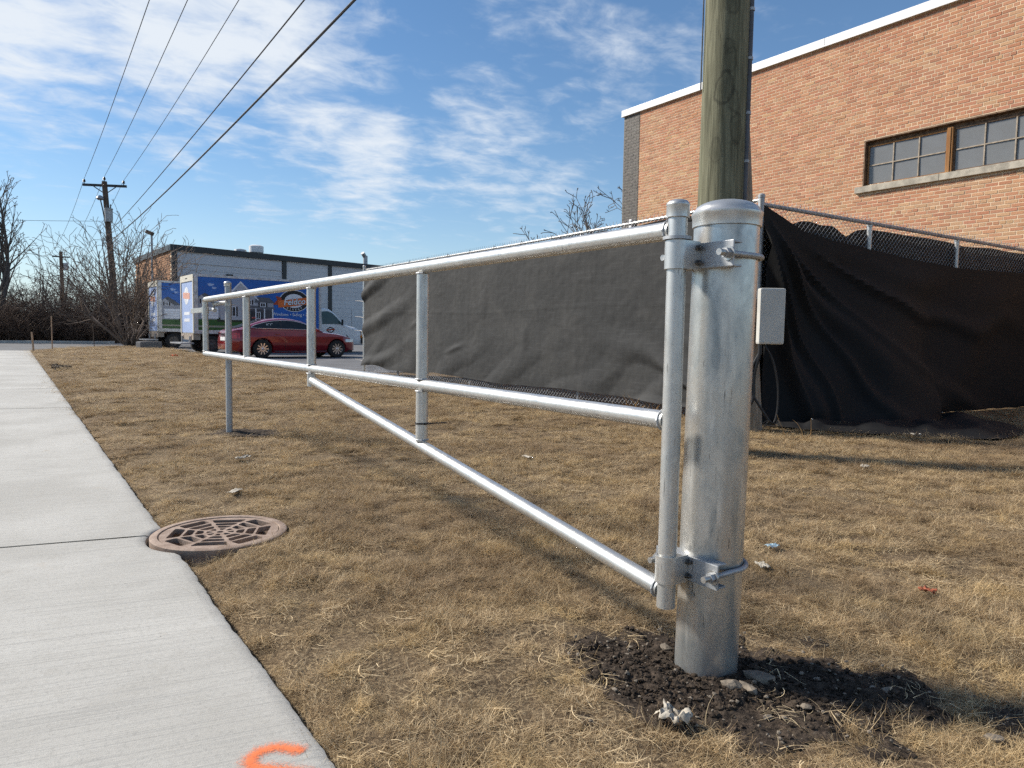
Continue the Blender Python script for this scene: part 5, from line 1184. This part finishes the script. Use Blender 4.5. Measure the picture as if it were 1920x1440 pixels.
TR = Vector((6.30, 33.85, -0.02))
ang = R(3.0); f_ = Vector((math.cos(ang), math.sin(ang), 0)); n_ = Vector((-f_.y, f_.x, 0))
box_truck(tuple(TR + n_ * 1.15), ang, 'white cutaway van truck with blue house print parked behind the red sedan', True)
T2 = Vector((6.12, 42.6, -0.02)); t2_ = box_truck(tuple(T2 + n_ * 1.15), ang, 'farther box truck beside the tree with only its blue rear half showing', True); t2_.scale = (1.05, 1.05, 1.05)

def sedan(loc, rz):
    car = thing('sedan', 'dark red four door sedan parked in front of the truck', 'car', loc, rz)
    t = NT('dark red car paint'); t.set(color=t.mix(t.ramp(t.noise(t.coord('Object'), 3, 4), 0.3, 0.7), (0.22, 0.005, 0.009), (0.27, 0.007, 0.012)), rough=0.25, metal=0.25, coat=1.0, coatr=0.04); red = t.m
    DECK = [(-1.10, 0.60), (-1.08, 0.80), (-1.02, 0.95), (-0.9, 1.02), (-0.55, 1.05), (0.2, 1.05), (1.9, 1.00), (2.3, 0.96), (2.9, 0.90), (3.35, 0.80), (3.6, 0.70), (3.70, 0.58), (3.74, 0.45)]
    PLAN = [(-1.10, 0.70), (-1.0, 0.84), (-0.85, 0.92), (-0.5, 0.975), (0, 1.0), (2.7, 1.0), (3.1, 0.965), (3.4, 0.88), (3.6, 0.76), (3.74, 0.56)]
    def side(x, z):
        w = 0.80 + 0.125 * math.sin(min(1, max(0, (z - 0.16) / 0.42)) * math.pi / 2) if z < 0.58 else 0.925 - 0.11 * max(0, (z - 0.58) / 0.45) ** 1.8
        if abs(z - 0.80) < 0.05: w += 0.008 * (1 - abs(z - 0.80) / 0.05)
        return w * lerp(PLAN, x)
    rows = []
    for i in range(61):
        x = -1.10 + 4.84 * i / 60; zt_ = lerp(DECK, x); zb_ = 0.19 + 0.08 * sstep(2.9, 3.74, x) + 0.10 * (1 - sstep(-1.1, -0.5, x))
        zs = [zb_ + (zt_ - 0.02 - zb_) * k / 14 for k in range(15)]
        L_s = [(x, -side(x, z), z) for z in zs]; wt_ = side(x, zt_)
        rows.append(L_s + [(x, -wt_ * q, zt_ + 0.02 * (1 - q * q)) for q in (0.92, 0.7, 0.35, 0, -0.35, -0.7, -0.92)] + [(a, -b, c) for a, b, c in L_s[::-1]])
    mb = MB(); mb.grid(rows, True, wrap=True); mb.face(rows[0]); mb.face(rows[-1]); body = mb.build('body', red, car)
    bm = bmesh.new(); bm.from_mesh(body.data); bmesh.ops.remove_doubles(bm, verts=bm.verts, dist=0.0005); bmesh.ops.recalc_face_normals(bm, faces=bm.faces); bm.to_mesh(body.data); bm.free()
    cut = MB()
    for x in (0, 2.85):
        for s in (-1, 1): cut.tube([(x, s * 0.60, 0.335), (x, s * 1.2, 0.335)], 0.385, 36, smooth=False)
    co = cut.build('cutter', 'black_trim'); md = body.modifiers.new('arches', 'BOOLEAN'); md.object = co; md.operation = 'DIFFERENCE'; md.solver = 'EXACT'
    co.location = car.location; co.rotation_euler = car.rotation_euler
    bpy.context.view_layer.update(); dg = bpy.context.evaluated_depsgraph_get(); nm = bpy.data.meshes.new_from_object(body.evaluated_get(dg)); body.modifiers.clear(); body.data = nm; bpy.data.objects.remove(co)
    nm.materials.clear(); nm.materials.append(red)
    mb = MB()
    for x in (0, 2.85): mb.box((x, 0, 0.42), (0.74, 1.18, 0.42))
    mb.box((1.4, 0, 0.24), (4.3, 1.5, 0.10)); mb.build('underbody', 'black_plastic', car)
    GZ = [(-0.80, 1.035), (-0.6, 1.10), (-0.3, 1.215), (0.0, 1.315), (0.35, 1.395), (0.7, 1.435), (1.0, 1.445), (1.3, 1.425), (1.6, 1.36), (1.9, 1.24), (2.2, 1.09), (2.40, 0.975)]
    def gside(x, z):
        b = 0.80 * min(lerp(PLAN, x), 1); zt_ = lerp(GZ, x); top = b - 0.30 * max(0, (z - 1.0)) / 0.45
        if zt_ - z < 0.07: top -= 0.12 * (1 - (zt_ - z) / 0.07) ** 2
        return max(0.05, top)
    rows = []
    for i in range(49):
        x = -0.80 + 3.20 * i / 48; zt_ = lerp(GZ, x); zb_ = 0.97; zs = [zb_ + (zt_ - zb_) * k / 12 for k in range(13)]
        Ls = [(x, -gside(x, z), z) for z in zs]; wt_ = gside(x, zt_); rows.append(Ls + [(x, -wt_ * q, zt_ + 0.025 * (1 - q * q) * sstep(-0.8, 0.2, x) * (1 - sstep(1.6, 2.4, x))) for q in (0.6, 0.2, -0.2, -0.6)] + [(a, -b, c) for a, b, c in Ls[::-1]])
    mb = MB(); mb.grid(rows, True); gh_ = mb.build('roof', red, car)
    for s in (-1, 1):
        up = [(-0.36, 1.10), (-0.30, 1.15), (-0.1, 1.215), (0.15, 1.285), (0.5, 1.345), (0.9, 1.37), (1.25, 1.36), (1.55, 1.30), (1.8, 1.21), (2.02, 1.08)]; lo = [(2.02, 1.045), (-0.12, 1.065), (-0.33, 1.085)]
        top = [u for u in up]; NB = 24; rows2 = []
        for i in range(NB + 1):
            x = -0.34 + 2.34 * i / NB; zt_ = lerp(up, x); zl_ = lerp([(-0.34, 1.09), (-0.12, 1.065), (2.02, 1.045)], x)
            rows2.append([(x, s * (gside(x, z) + 0.006), z) for z in [zl_ + (zt_ - zl_) * k / 6 for k in range(7)]])
        mb = MB(); mb.grid(rows2, True); sw = mb.build('side_window', 'car_glass', gh_)
        loop = [Vector((x, s * (gside(x, z) + 0.010), z)) for x, z in [(r_[-1][0], r_[-1][2]) for r_ in rows2] + [(r_[0][0], r_[0][2]) for r_ in rows2[::-1]]]; loop.append(loop[0])
        mb = MB(); mb.tube(loop, 0.011, 6, False); mb.build('window_trim', 'chrome', sw)
        mb = MB(); mb.grid([[(x + dx, s * (gside(x, z) + 0.009), z) for dx in (0, 0.09)] for x, z in ((0.72, 1.055), (0.70, 1.2), (0.66, 1.36))], False); mb.build('pillar', 'black_trim', sw)
        if s < 0:
            o = link('lettering', text_mesh('ICC', 0.15, 0.0005), 'white_paint', sw, (0.33, -(gside(0.33, 1.20) + 0.013), 1.20)); o.rotation_euler = (R(90 - 18), 0, 0)
    mb = MB(); mb.grid([[(x, q * (gside(x, z) - 0.10), z + 0.025) for q in (-1, -0.5, 0, 0.5, 1)] for x, z in [(x, lerp(GZ, x)) for x in (1.55, 1.75, 1.95, 2.15, 2.33)]], True); mb.build('windscreen', 'car_glass', gh_)
    mb = MB(); mb.grid([[(x, q * (gside(x, z) - 0.10), z + 0.022) for q in (-1, -0.5, 0, 0.5, 1)] for x, z in [(x, lerp(GZ, x)) for x in (-0.72, -0.5, -0.25, 0.0, 0.15)]], True); mb.build('rear_window', 'car_glass', gh_)
    for x in (0, 2.85):
        for s in (-1, 1): wheel(car, (x, s * 0.80, 0.335), 0.335, 0.225, 'chrome', 10, s)
    for s in (-1, 1):
        mb = MB(); mb.grid([[(x, s * (side(x, z) + 0.006), z) for z in (0.70, 0.76, 0.82, 0.90)] for x in (-1.075, -1.0, -0.9, -0.78)], True); mb.build('tail_light', simple('red tail lens', (0.55, 0.03, 0.03), 0.15, 0, 0.3, 20, coat=1.0), car)
        mb = MB(); mb.grid([[(x, s * (side(x, z) + 0.006), z) for z in (0.60, 0.66, 0.71)] for x in (3.22, 3.38, 3.52, 3.62)], True); mb.build('headlight', simple('headlamp lens', (0.55, 0.56, 0.58), 0.12, 0.3, 0.2, 20, coat=1.0), car)
        mb = MB(); mb.box((2.02, s * 0.985, 1.02), (0.13, 0.17, 0.11), bevel=0.03); mb.build('mirror', red, car)
        for x in (0.55, 1.62): 
            mb = MB(); mb.box((x, s * (side(x, 0.86) + 0.012), 0.86), (0.20, 0.02, 0.028), bevel=0.006); mb.build('door_handle', red, car)
        for x in (0.50 - 0.35, 0.82, 1.98):
            mb = MB(); mb.grid([[(x + dx + 0.02 * (z - 0.3), s * (side(x, z) + 0.0015), z) for dx in (0, 0.012)] for z in [0.30 + 0.09 * k for k in range(8)]], False); mb.build('door_seam', 'black_trim', car)
        mb = MB(); mb.grid([[(x, s * (side(x, z) + 0.008), z) for z in (0.235, 0.262)] for x in [0.45 + 0.2 * k for k in range(11)]], False); mb.build('sill_trim', 'chrome', car)
    mb = MB(); mb.box((-1.105, 0, 0.84), (0.02, 0.9, 0.05)); mb.build('boot_trim', 'chrome', car)
    mb = MB(); mb.box((-1.11, 0, 0.68), (0.02, 0.52, 0.13)); mb.build('number_plate', 'white_paint', car)
    mb = MB(); mb.tube([(-1.12, -0.55, 0.33), (-0.9, -0.55, 0.33)], 0.045, 14); mb.build('exhaust_tip', 'chrome', car)
    mb = MB(); mb.box((0.0, 0, 1.45), (0.14, 0.03, 0.06), bevel=0.01); mb.build('roof_fin', red, car)
    return car
w0 = Vector((7.38, 27.05, -0.02)); w1 = Vector((10.33, 27.27, -0.02)); ca_ = math.atan2((w1 - w0).y, (w1 - w0).x); nn_ = Vector((-math.sin(ca_), math.cos(ca_), 0))
sedan(tuple(w0 + nn_ * 0.93), ca_).scale = (1.04, 1.04, 1.04)

# ================================================================== DISTANT POLES AND WIRES
m_wire = simple('dark wire', (0.02, 0.02, 0.022), 0.6)
DP = Vector((5.55, 56.4, 0)); dl = Vector((-0.054, 0.037, 1.0))
dp = thing('utility_pole', 'leaning brown utility pole with crossarm and transformer above the bare tree', 'utility pole', tuple(DP))
def dpt(z): return DP + Vector((dl.x * z, dl.y * z, z))
mb = MB(DP); mb.tube([dpt(-0.1), dpt(4), dpt(8), dpt(11.05)], [0.24, 0.21, 0.185, 0.165], 16); mb.build('shaft', 'pole_brown', dp)
xa = Vector((0.823, -0.53, -0.02)).normalized(); top = dpt(10.78)
mb = MB(DP); q = xa.to_track_quat('X', 'Z').to_matrix(); mb.box(top, (2.95, 0.11, 0.16), q); mb.build('crossarm', 'black_trim', dp)
for s in (-1, 1):
    mb = MB(DP); mb.tube([top + xa * s * 0.75 + Vector((0, 0, -0.08)), dpt(10.2)], 0.032, 8); mb.build('crossarm_brace', 'black_trim', dp)
ins = []
for p in (top + xa * -1.38 + Vector((0, 0, 0.08)), dpt(11.05), top + xa * 1.28 + Vector((0, 0, 0.08))):
    mb = MB(DP); mb.lathe([(0.03, 0), (0.03, 0.10), (0.11, 0.12), (0.06, 0.19), (0.10, 0.21), (0.05, 0.30), (0.001, 0.32)], p, n=12); mb.build('insulator', 'bolt_dark', dp); ins.append(p + Vector((0, 0, 0.31)))
tp = dpt(8.75) + Vector((0.06, -0.30, 0)); mb = MB(DP); mb.lathe([(0.001, -0.48), (0.24, -0.46), (0.25, 0.36), (0.27, 0.38), (0.27, 0.44), (0.001, 0.50)], tp, n=20); tf = mb.build('transformer', simple('pale transformer tank', (0.36, 0.37, 0.37), 0.5, 0.2), dp)
mb = MB(DP); mb.lathe([(0.03, 0.45), (0.05, 0.52), (0.03, 0.6), (0.05, 0.66), (0.02, 0.75)], tp + Vector((0.12, 0, 0)), n=10); mb.lathe([(0.03, 0.45), (0.05, 0.52), (0.03, 0.6), (0.02, 0.7)], tp + Vector((-0.12, 0, 0)), n=10); mb.build('bushing', 'bolt_dark', tf)
lh = dpt(9.85) + Vector((-0.36, -0.1, 0.0)); mb = MB(DP); mb.lathe([(0.001, -0.12), (0.15, -0.10), (0.25, 0.0), (0.20, 0.12), (0.08, 0.20), (0.001, 0.22)], lh, n=16); mb.build('lamp_head', 'galv_dull', dp)
mb = MB(DP); mb.tube([lh + Vector((0.02, 0, -0.05)), lh + Vector((0.16, 0, -0.8)), dpt(8.2) + Vector((-0.16, 0, 0)), dpt(7.4) + Vector((-0.14, 0, 0))], 0.04, 8); mb.build('lamp_arm', 'black_trim', dp)
for z in (6.9, 7.6, 6.2):
    mb = MB(DP); mb.box(dpt(z) + Vector((0.0, -0.2, 0)), (0.14, 0.14, 0.16)); mb.build('cable_clamp', 'bolt_dark', dp)
def wire(a, b, sag, r, label, name='overhead_wire', group='wires strung between the utility poles', n=40):
    a, b = Vector(a), Vector(b); pts = []
    for i in range(n + 1):
        t_ = i / n; p = a.lerp(b, t_); p.z -= 4 * sag * t_ * (1 - t_); pts.append(p)
    mb = MB(a); mb.tube(pts, r, 6); o = mb.build(name, m_wire); o.location = a; tag(o, label, 'wire', group); return o
Yn = 3.86
wire(ins[0], (3.15, Yn, 11.15), 0.4, 0.013, 'thin overhead wire at far left, from the outer end of the crossarm')
wire(ins[1], (4.00, Yn, 11.15), 0.4, 0.013, 'thin overhead wire second from left, from the top of the leaning pole')
wire(ins[2], (5.30, Yn, 11.15), 0.4, 0.013, 'middle of the five overhead wires, from the inner end of the crossarm')
wire(dpt(7.6) + Vector((0, -0.28, 0)), (4.98, 3.92, 8.15), 0.25, 0.017, 'fourth overhead wire from left, strung from below the transformer')
wire(dpt(6.95) + Vector((0, -0.28, 0)), (4.98, 3.90, 7.05), 0.3, 0.026, 'thickest and lowest overhead cable, rightmost of the five')
FPp = Vector((4.0, 96, 0)); f2 = thing('utility_pole', 'small far utility pole poking above the brush on the skyline', 'utility pole', tuple(FPp))
mb = MB(FPp); mb.tube([FPp, FPp + Vector((-0.1, 0, 9.6))], [0.24, 0.18], 10); mb.build('shaft', 'pole_brown', f2)
mb = MB(FPp); mb.box(FPp + Vector((-0.1, 0, 9.0)), (1.7, 0.12, 0.14)); mb.build('crossarm', 'black_trim', f2); mb = MB(FPp); mb.lathe([(0.001, -0.4), (0.26, -0.4), (0.26, 0.4), (0.001, 0.45)], FPp + Vector((0.35, -0.2, 7.9)), n=12); mb.build('transformer', 'galv_dull', f2)
for i, (p, dx) in enumerate(zip(ins, (-1.3, -0.1, 1.1))):
    wire(p, FPp + Vector((dx, 0, 9.15)), 0.9, 0.013, ('left', 'middle', 'right')[i] + ' wire of the three running on beyond the leaning pole')
wire(dpt(8.35) + Vector((-0.2, 0, 0)), (-10.5, 62, 8.0), 0.15, 0.013, 'service wire running sideways from the leaning pole to the tall tree')
LP_ = Vector((8.6, 62.5, 0)); l2 = thing('lamp_post', 'slim lot lamp post with shoebox head behind the bare tree', 'lamp post', tuple(LP_))
mb = MB(LP_); mb.tube([LP_, LP_ + Vector((0, 0, 8.4))], 0.08, 10); mb.build('shaft', 'galv_dull', l2); mb = MB(LP_); mb.box(LP_ + Vector((-0.15, -0.1, 8.5)), (0.6, 0.45, 0.22), Matrix.Rotation(R(20), 3, 'Y')); mb.build('lamp_head', 'pole_brown', l2)

# ================================================================== BARE TREES AND BRUSH
def branch(segs, p, d, L, r, depth, cfg, rnd):
    """grow one limb in short bent segments, shedding side limbs"""
    n = max(2, int(L / cfg['seg'])); sl = L / n; side = 1
    for i in range(n):
        t_ = i / n
        d = (d + Vector((rnd.gauss(0, 1), rnd.gauss(0, 1), rnd.gauss(0, 0.8))) * cfg['wob'] + Vector((0, 0, cfg['up']))).normalized()
        q = p + d * sl; ra = r * (1 - t_ * 0.72); rb = r * (1 - (t_ + 1 / n) * 0.72)
        segs.append((tuple(p), tuple(q), max(ra, cfg['rmin']), max(rb, cfg['rmin']))); p = q
        if depth > 0 and t_ > cfg['bare'] * (0.5 if depth < cfg['depth'] else 1):
            for _ in range(cfg['kids'] if rnd.random() < 0.8 else cfg['kids'] + 1):
                if rnd.random() > cfg['prob']: continue
                u, v = basis(d); a = rnd.uniform(0, 6.28); sp_ = rnd.uniform(*cfg['ang'])
                nd = (d * math.cos(sp_) + (u * math.cos(a) + v * math.sin(a)) * math.sin(sp_)).normalized()
                branch(segs, p, nd, L * rnd.uniform(*cfg['len']) * (1 - 0.35 * t_), rb * cfg['rr'], depth - 1, cfg, rnd)
def tree(name, base, label, stems, cfg, mat, seed, group='bare trees', cat='tree'):
    rnd = random.Random(seed); th = thing(name, label, cat, tuple(base), 0, group); trunk, crown = [], []
    for (off, d, L, r) in stems:
        segs = []; branch(segs, Vector(off), Vector(d).normalized(), L, r, cfg['depth'], cfg, rnd)
        for s in segs: (trunk if max(s[2], s[3]) > cfg['tr'] else crown).append(s)
    if not trunk: trunk = crown[:1]
    link('trunk', segs_mesh('trunk', trunk, 8), mat, th); tag(link('crown', segs_mesh('crown', crown, 3), mat, th), kind='stuff'); return len(trunk), len(crown)
rnd = random.Random(5)
stems = []
for k in range(21):
    a = 2 * math.pi * k / 21 + rnd.uniform(-0.2, 0.2); tilt = (0.22, 0.62, 1.0)[k % 3] + rnd.uniform(-0.1, 0.1)
    stems.append(((0.18 * math.cos(a), 0.18 * math.sin(a), 0), (math.cos(a) * math.sin(tilt), math.sin(a) * math.sin(tilt), math.cos(tilt)), (6.6, 6.7, 6.6)[k % 3] * rnd.uniform(0.88, 1.06), rnd.uniform(0.055, 0.085)))
stems.append(((0, 0, 0), (0.1, 0, 1), 0.9, 0.22))
CF = dict(seg=0.40, wob=0.085, up=0.03, bare=0.20, kids=1, prob=0.92, ang=(0.4, 0.9), len=(0.28, 0.50), rr=0.6, rmin=0.0125, depth=3, tr=0.045)
n1 = tree('bare_tree', (5.3, 47.6, -0.03), 'broad many stemmed bare tree at the lawn end beside the trucks', stems, CF, 'bark', 11)
st2 = [((0, 0, 0), (0.0, 0, 1), 9.6, 0.19), ((0.05, 0.05, 2.2), (0.12, 0.1, 1), 7.2, 0.11), ((-0.1, 0, 1.8), (-0.2, 0.1, 1), 7.4, 0.12), ((0.0, 0, 3.4), (0.20, -0.1, 1), 5.4, 0.09), ((0, 0, 3), (-0.3, -0.2, 1), 5.6, 0.09), ((0, 0, 4.3), (0.1, 0.3, 1), 5.0, 0.09)]
CF2 = dict(seg=0.42, wob=0.045, up=0.06, bare=0.26, kids=2, prob=0.75, ang=(0.35, 0.85), len=(0.20, 0.36), rr=0.55, rmin=0.016, depth=3, tr=0.07)
tree('bare_tree', (-1.15, 59.5, -0.05), 'tall bare tree cut by the left frame edge', st2, CF2, 'bark_grey', 4)
st3 = [((0, 0, 0), (0, 0, 1), 3.4, 0.2), ((0, 0, 2.4), (-0.85, 0.58, 0.62), 4.2, 0.10), ((0, 0, 2.6), (-0.55, 0.4, 0.8), 4.2, 0.10), ((0, 0, 2.8), (0.0, 0.0, 1), 3.9, 0.10), ((0, 0, 2.6), (0.6, -0.4, 0.8), 4.2, 0.10), ((0, 0, 2.7), (-0.95, 0.66, 0.35), 4.2, 0.08), ((0, 0, 2.7), (-0.3, -0.5, 0.8), 3.8, 0.08), ((0, 0, 2.7), (0.2, 0.6, 0.8), 3.8, 0.08)]
CF3 = dict(seg=0.32, wob=0.11, up=0.02, bare=0.2, kids=2, prob=0.72, ang=(0.4, 0.9), len=(0.30, 0.52), rr=0.62, rmin=0.015, depth=3, tr=0.06)
tree('bare_tree', (22.2, 24.0, -0.05), 'bare spreading tree behind the dark brick corner of the brick building', st3, CF3, 'bark_grey', 21)
for (x, y, h, sd, lab) in ((2.3, 60.5, 5.6, 31, 'thin bare sapling in the brush between the tall tree and the leaning pole'), (0.9, 58.5, 5.2, 32, 'small bare tree in the brush right of the tall tree'), (8.2, 63.5, 6.0, 34, 'bare tree in front of the sunlit brick side of the grey building')):
    s_ = [((0, 0, 0), (0.05, 0, 1), h, 0.10), ((0, 0, 0.8), (0.4, 0.1, 1), h * 0.8, 0.07), ((0, 0, 0.6), (-0.4, 0.0, 1), h * 0.8, 0.07), ((0, 0, 1.0), (0.1, 0.4, 1), h * 0.7, 0.06)]
    tree('bare_tree', (x, y, -0.05), lab, s_, dict(CF2, depth=3, prob=0.6, kids=1, rmin=0.013, len=(0.25, 0.45)), 'bark', sd)
# brush along the far side of the street: one mass of twigs
segs = []; rnd = random.Random(77)
for k in range(4600):
    x = rnd.uniform(-16, 9.5); y = rnd.uniform(55.2, 66) if x < 5.5 else rnd.uniform(61.5, 66); h = rnd.uniform(1.6, 5.0) * (1.35 if y > 60 else 0.85) * (0.75 + 0.35 * mnoise.noise(Vector((x * 0.35, y * 0.2, 2.0)))); p = Vector((x, y, -0.05))
    d = Vector((rnd.gauss(0, 0.35), rnd.gauss(0, 0.35), 1)).normalized(); n = 4; rr = rnd.uniform(0.012, 0.026)
    for i in range(n):
        q = p + d * (h / n); segs.append((tuple(p), tuple(q), rr * (1 - i * 0.18), rr * (1 - (i + 1) * 0.18))); p = q
        d = (d + Vector((rnd.gauss(0, 0.22), rnd.gauss(0, 0.22), rnd.gauss(-0.02, 0.1)))).normalized()
        for _ in range(3):
            nd = (d * 0.6 + Vector((rnd.gauss(0, 1), rnd.gauss(0, 1), rnd.gauss(0.15, 0.7))).normalized()).normalized(); L = rnd.uniform(0.3, 0.95)
            m_ = p + nd * L * 0.5; e_ = m_ + (nd + Vector((rnd.gauss(0, 0.4), rnd.gauss(0, 0.4), rnd.gauss(0, 0.3)))).normalized() * L * 0.5
            segs.append((tuple(p), tuple(m_), 0.012, 0.010)); segs.append((tuple(m_), tuple(e_), 0.010, 0.008))
tag(link('undergrowth', segs_mesh('undergrowth', segs, 3), 'brush'), 'dense brown leafless brush along the far side of the street', kind='stuff')

# ================================================================== STAKES
def stake(name, p, h, r, m, lean, label, cat='stake', sq=True):
    o = thing(name, label, cat, p); mb = MB(); mb.tube([(0, 0, -0.05), (lean[0], lean[1], h)], r, 4 if sq else 8, smooth=not sq); mb.build('shaft', m, o); return o
stake('survey_stake', (0.40, 36.0, 0), 0.80, 0.036, 'stake', (-0.05, 0.0), 'short pinkish wooden stake at the far corner of the sidewalk')
stake('survey_stake', (1.14, 38.7, 0), 1.52, 0.024, 'stake', (0.0, 0.0), 'tall thin pale stake on the lawn near the street', sq=False)
stake('marker_rod', (3.05, 42.0, 0), 1.25, 0.018, 'pole_brown', (-0.06, 0.0), 'thin dark rod on the lawn between the pale stake and the tree', 'rod', sq=False)

# ================================================================== STONES, LEAVES AND LITTER
def stone(p, r, label, mat='rock', name='stone', cat='stone', flat=0.55, grp='stones in the soil and grass'):
    v = icoV * (1 + rng.uniform(-0.36, 0.30, (len(icoV), 1))) * np.array([r * rng.uniform(1.0, 1.6), r * rng.uniform(0.75, 1.0), r * flat]); a = rng.uniform(0, 6.28)
    v = np.stack([v[:, 0] * math.cos(a) - v[:, 1] * math.sin(a), v[:, 0] * math.sin(a) + v[:, 1] * math.cos(a), v[:, 2]], 1)
    me = bpy.data.meshes.new(name); me.from_pydata(v.tolist(), [], icoF.tolist())
    bm = bmesh.new(); bm.from_mesh(me); bmesh.ops.subdivide_edges(bm, edges=bm.edges, cuts=1, smooth=0.12); bm.to_mesh(me); bm.free(); me.update()
    z = (soil_h(p[0], p[1]) if soil_mask(*p) > -0.1 else gh(*p) + 0.012) + r * flat * 0.45
    return tag(link(name, me, mat, None, (p[0], p[1], z)), label, cat, grp)
for p, r, lab in (((1.755, 1.235), 0.030, 'flat grey stone right of the post foot, half sunk in soil'), ((1.640, 1.245), 0.026, 'left of two rough stones in front of the post foot'), ((1.668, 1.215), 0.023, 'right of two rough stones in front of the post foot'),
                  ((1.715, 1.065), 0.017, 'small pale stone in the dark soil below right of the post'), ((1.60, 1.10), 0.013, 'small tan stone in the soil straight below the post'), ((1.685, 1.545), 0.022, 'pale tan stone at the left foot of the post'),
                  ((1.985, 0.985), 0.018, 'pair member: larger pale stone at the right edge of the bare soil'), ((1.965, 1.015), 0.011, 'tiny pale stone touching the larger one at the soil edge'), ((1.99, 0.72), 0.019, 'smooth grey stone in the grass at lower right'), ((1.89, 1.14), 0.011, 'small white stone between the post and the soil edge')):
    stone(p, r, lab.replace('pair member: ', ''))
def scrap(p, w, h, label, mat, name='paper_scrap', cat='litter', grp='litter and leaves on the grass', crump=0.5, lift=0.020):
    n = 12; P = []; sd = rng.uniform(0, 50); a = rng.uniform(0, 6.28)
    for i in range(n):
        row = []
        for j in range(n):
            x, y = (i / (n - 1) - 0.5) * w, (j / (n - 1) - 0.5) * h; ed = 1 + 0.45 * nz(i, j, 0.55, sd)
            x, y = x * ed, y * ed; z = crump * min(w, h) * (0.35 + 0.55 * nz(i, j, 0.38, sd + 3) + 0.35 * nz(i, j, 0.9, sd + 8))
            row.append((x * math.cos(a) - y * math.sin(a), x * math.sin(a) + y * math.cos(a), max(-0.004, z)))
        P.append(row)
    mb = MB(); mb.grid(P, False); o = mb.build(name, mat); o.location = (p[0], p[1], (soil_h(*p) if soil_mask(*p) > -0.1 else gh(*p)) + lift)
    md = o.modifiers.new('thick', 'SOLIDIFY'); md.thickness = 0.0012
    return tag(o, label, cat, grp)
scrap((1.36, 1.215), 0.060, 0.075, 'torn white crumpled paper lying on the soil in front of the post', 'paper', crump=0.75)
scrap((2.66, 1.89), 0.07, 0.04, 'crumpled white tissue on the grass right of the lower hinge', 'paper')
scrap((2.99, 2.07), 0.06, 0.035, 'pale blue wrapper on the grass right of the post', 'paper_blue', 'wrapper')
scrap((1.39, 5.67), 0.13, 0.06, 'curled pale paper on the lawn below the latch post', 'paper')
scrap((1.06, 4.52), 0.12, 0.05, 'flat white scrap on the lawn above the storm drain', 'paper', crump=0.15)
scrap((7.72, 3.80), 0.20, 0.10, 'white carton scrap beside the black cloth on the grass', 'paper', 'carton', crump=0.35)
scrap((2.93, 1.32), 0.055, 0.045, 'rust red leaf on the grass at the right', 'red_leaf', 'dead_leaf', 'leaf')
scrap((3.35, 4.62), 0.12, 0.05, 'white scrap on the lawn in front of the windscreen', 'paper', crump=0.2)
scrap((2.35, 3.55), 0.05, 0.03, 'small brown leaf on the lawn behind the gate brace', 'leaf', 'dead_leaf', 'leaf')
scrap((5.4, 2.95), 0.10, 0.06, 'pale crumpled scrap in the shadow band right of the pole', 'paper')
scrap((8.9, 3.75), 0.13, 0.07, 'small white scrap by the tail end of the black cloth', 'paper')
scrap((4.55, 28.2), 0.22, 0.16, 'orange marking ribbon on the lawn left of the gate end', 'orange_flag', 'ribbon', 'ribbon', crump=0.8)
def weed(p, h, label, seed, num=14):
    rnd = random.Random(seed); o = thing('dry_weed', label, 'weed', (p[0], p[1], 0)); segs = []
    for k in range(num):
        q = Vector((rnd.gauss(0, 0.08), rnd.gauss(0, 0.08), 0)); d = Vector((rnd.gauss(0, 0.35), rnd.gauss(0, 0.35), 1)).normalized(); L = h * rnd.uniform(0.4, 1)
        for i in range(4):
            e = q + d * L / 4; segs.append((tuple(q), tuple(e), 0.004 - 0.0007 * i, 0.0033 - 0.0007 * i)); q = e; d = (d + Vector((rnd.gauss(0, 0.2), rnd.gauss(0, 0.2), -0.05))).normalized()
    tag(link('stems', segs_mesh('stems', segs, 4), simple('straw weed', (0.36, 0.22, 0.09), 0.8), o), kind='stuff')
weed((6.83, 6.95), 0.30, 'dry orange brown weed at the foot of the left fence', 3); weed((6.84, 6.62), 0.24, 'second dry weed beside the taller one at the fence foot', 5)
weed((6.46, 4.22), 0.40, 'spindly dark twig standing in the grass below the cable box', 8, 4)
def pipe_lying():
    p = (5.45, 41.2, 0); o = thing('concrete_chunk', 'dark low block lying at the lot edge by the far truck', 'block', p); mb = MB(); mb.box((0, 0, 0.16), (1.1, 0.6, 0.38), Matrix.Rotation(R(15), 3, 'Z'), bevel=0.06); mb.build('block', 'asphalt', o)
pipe_lying()
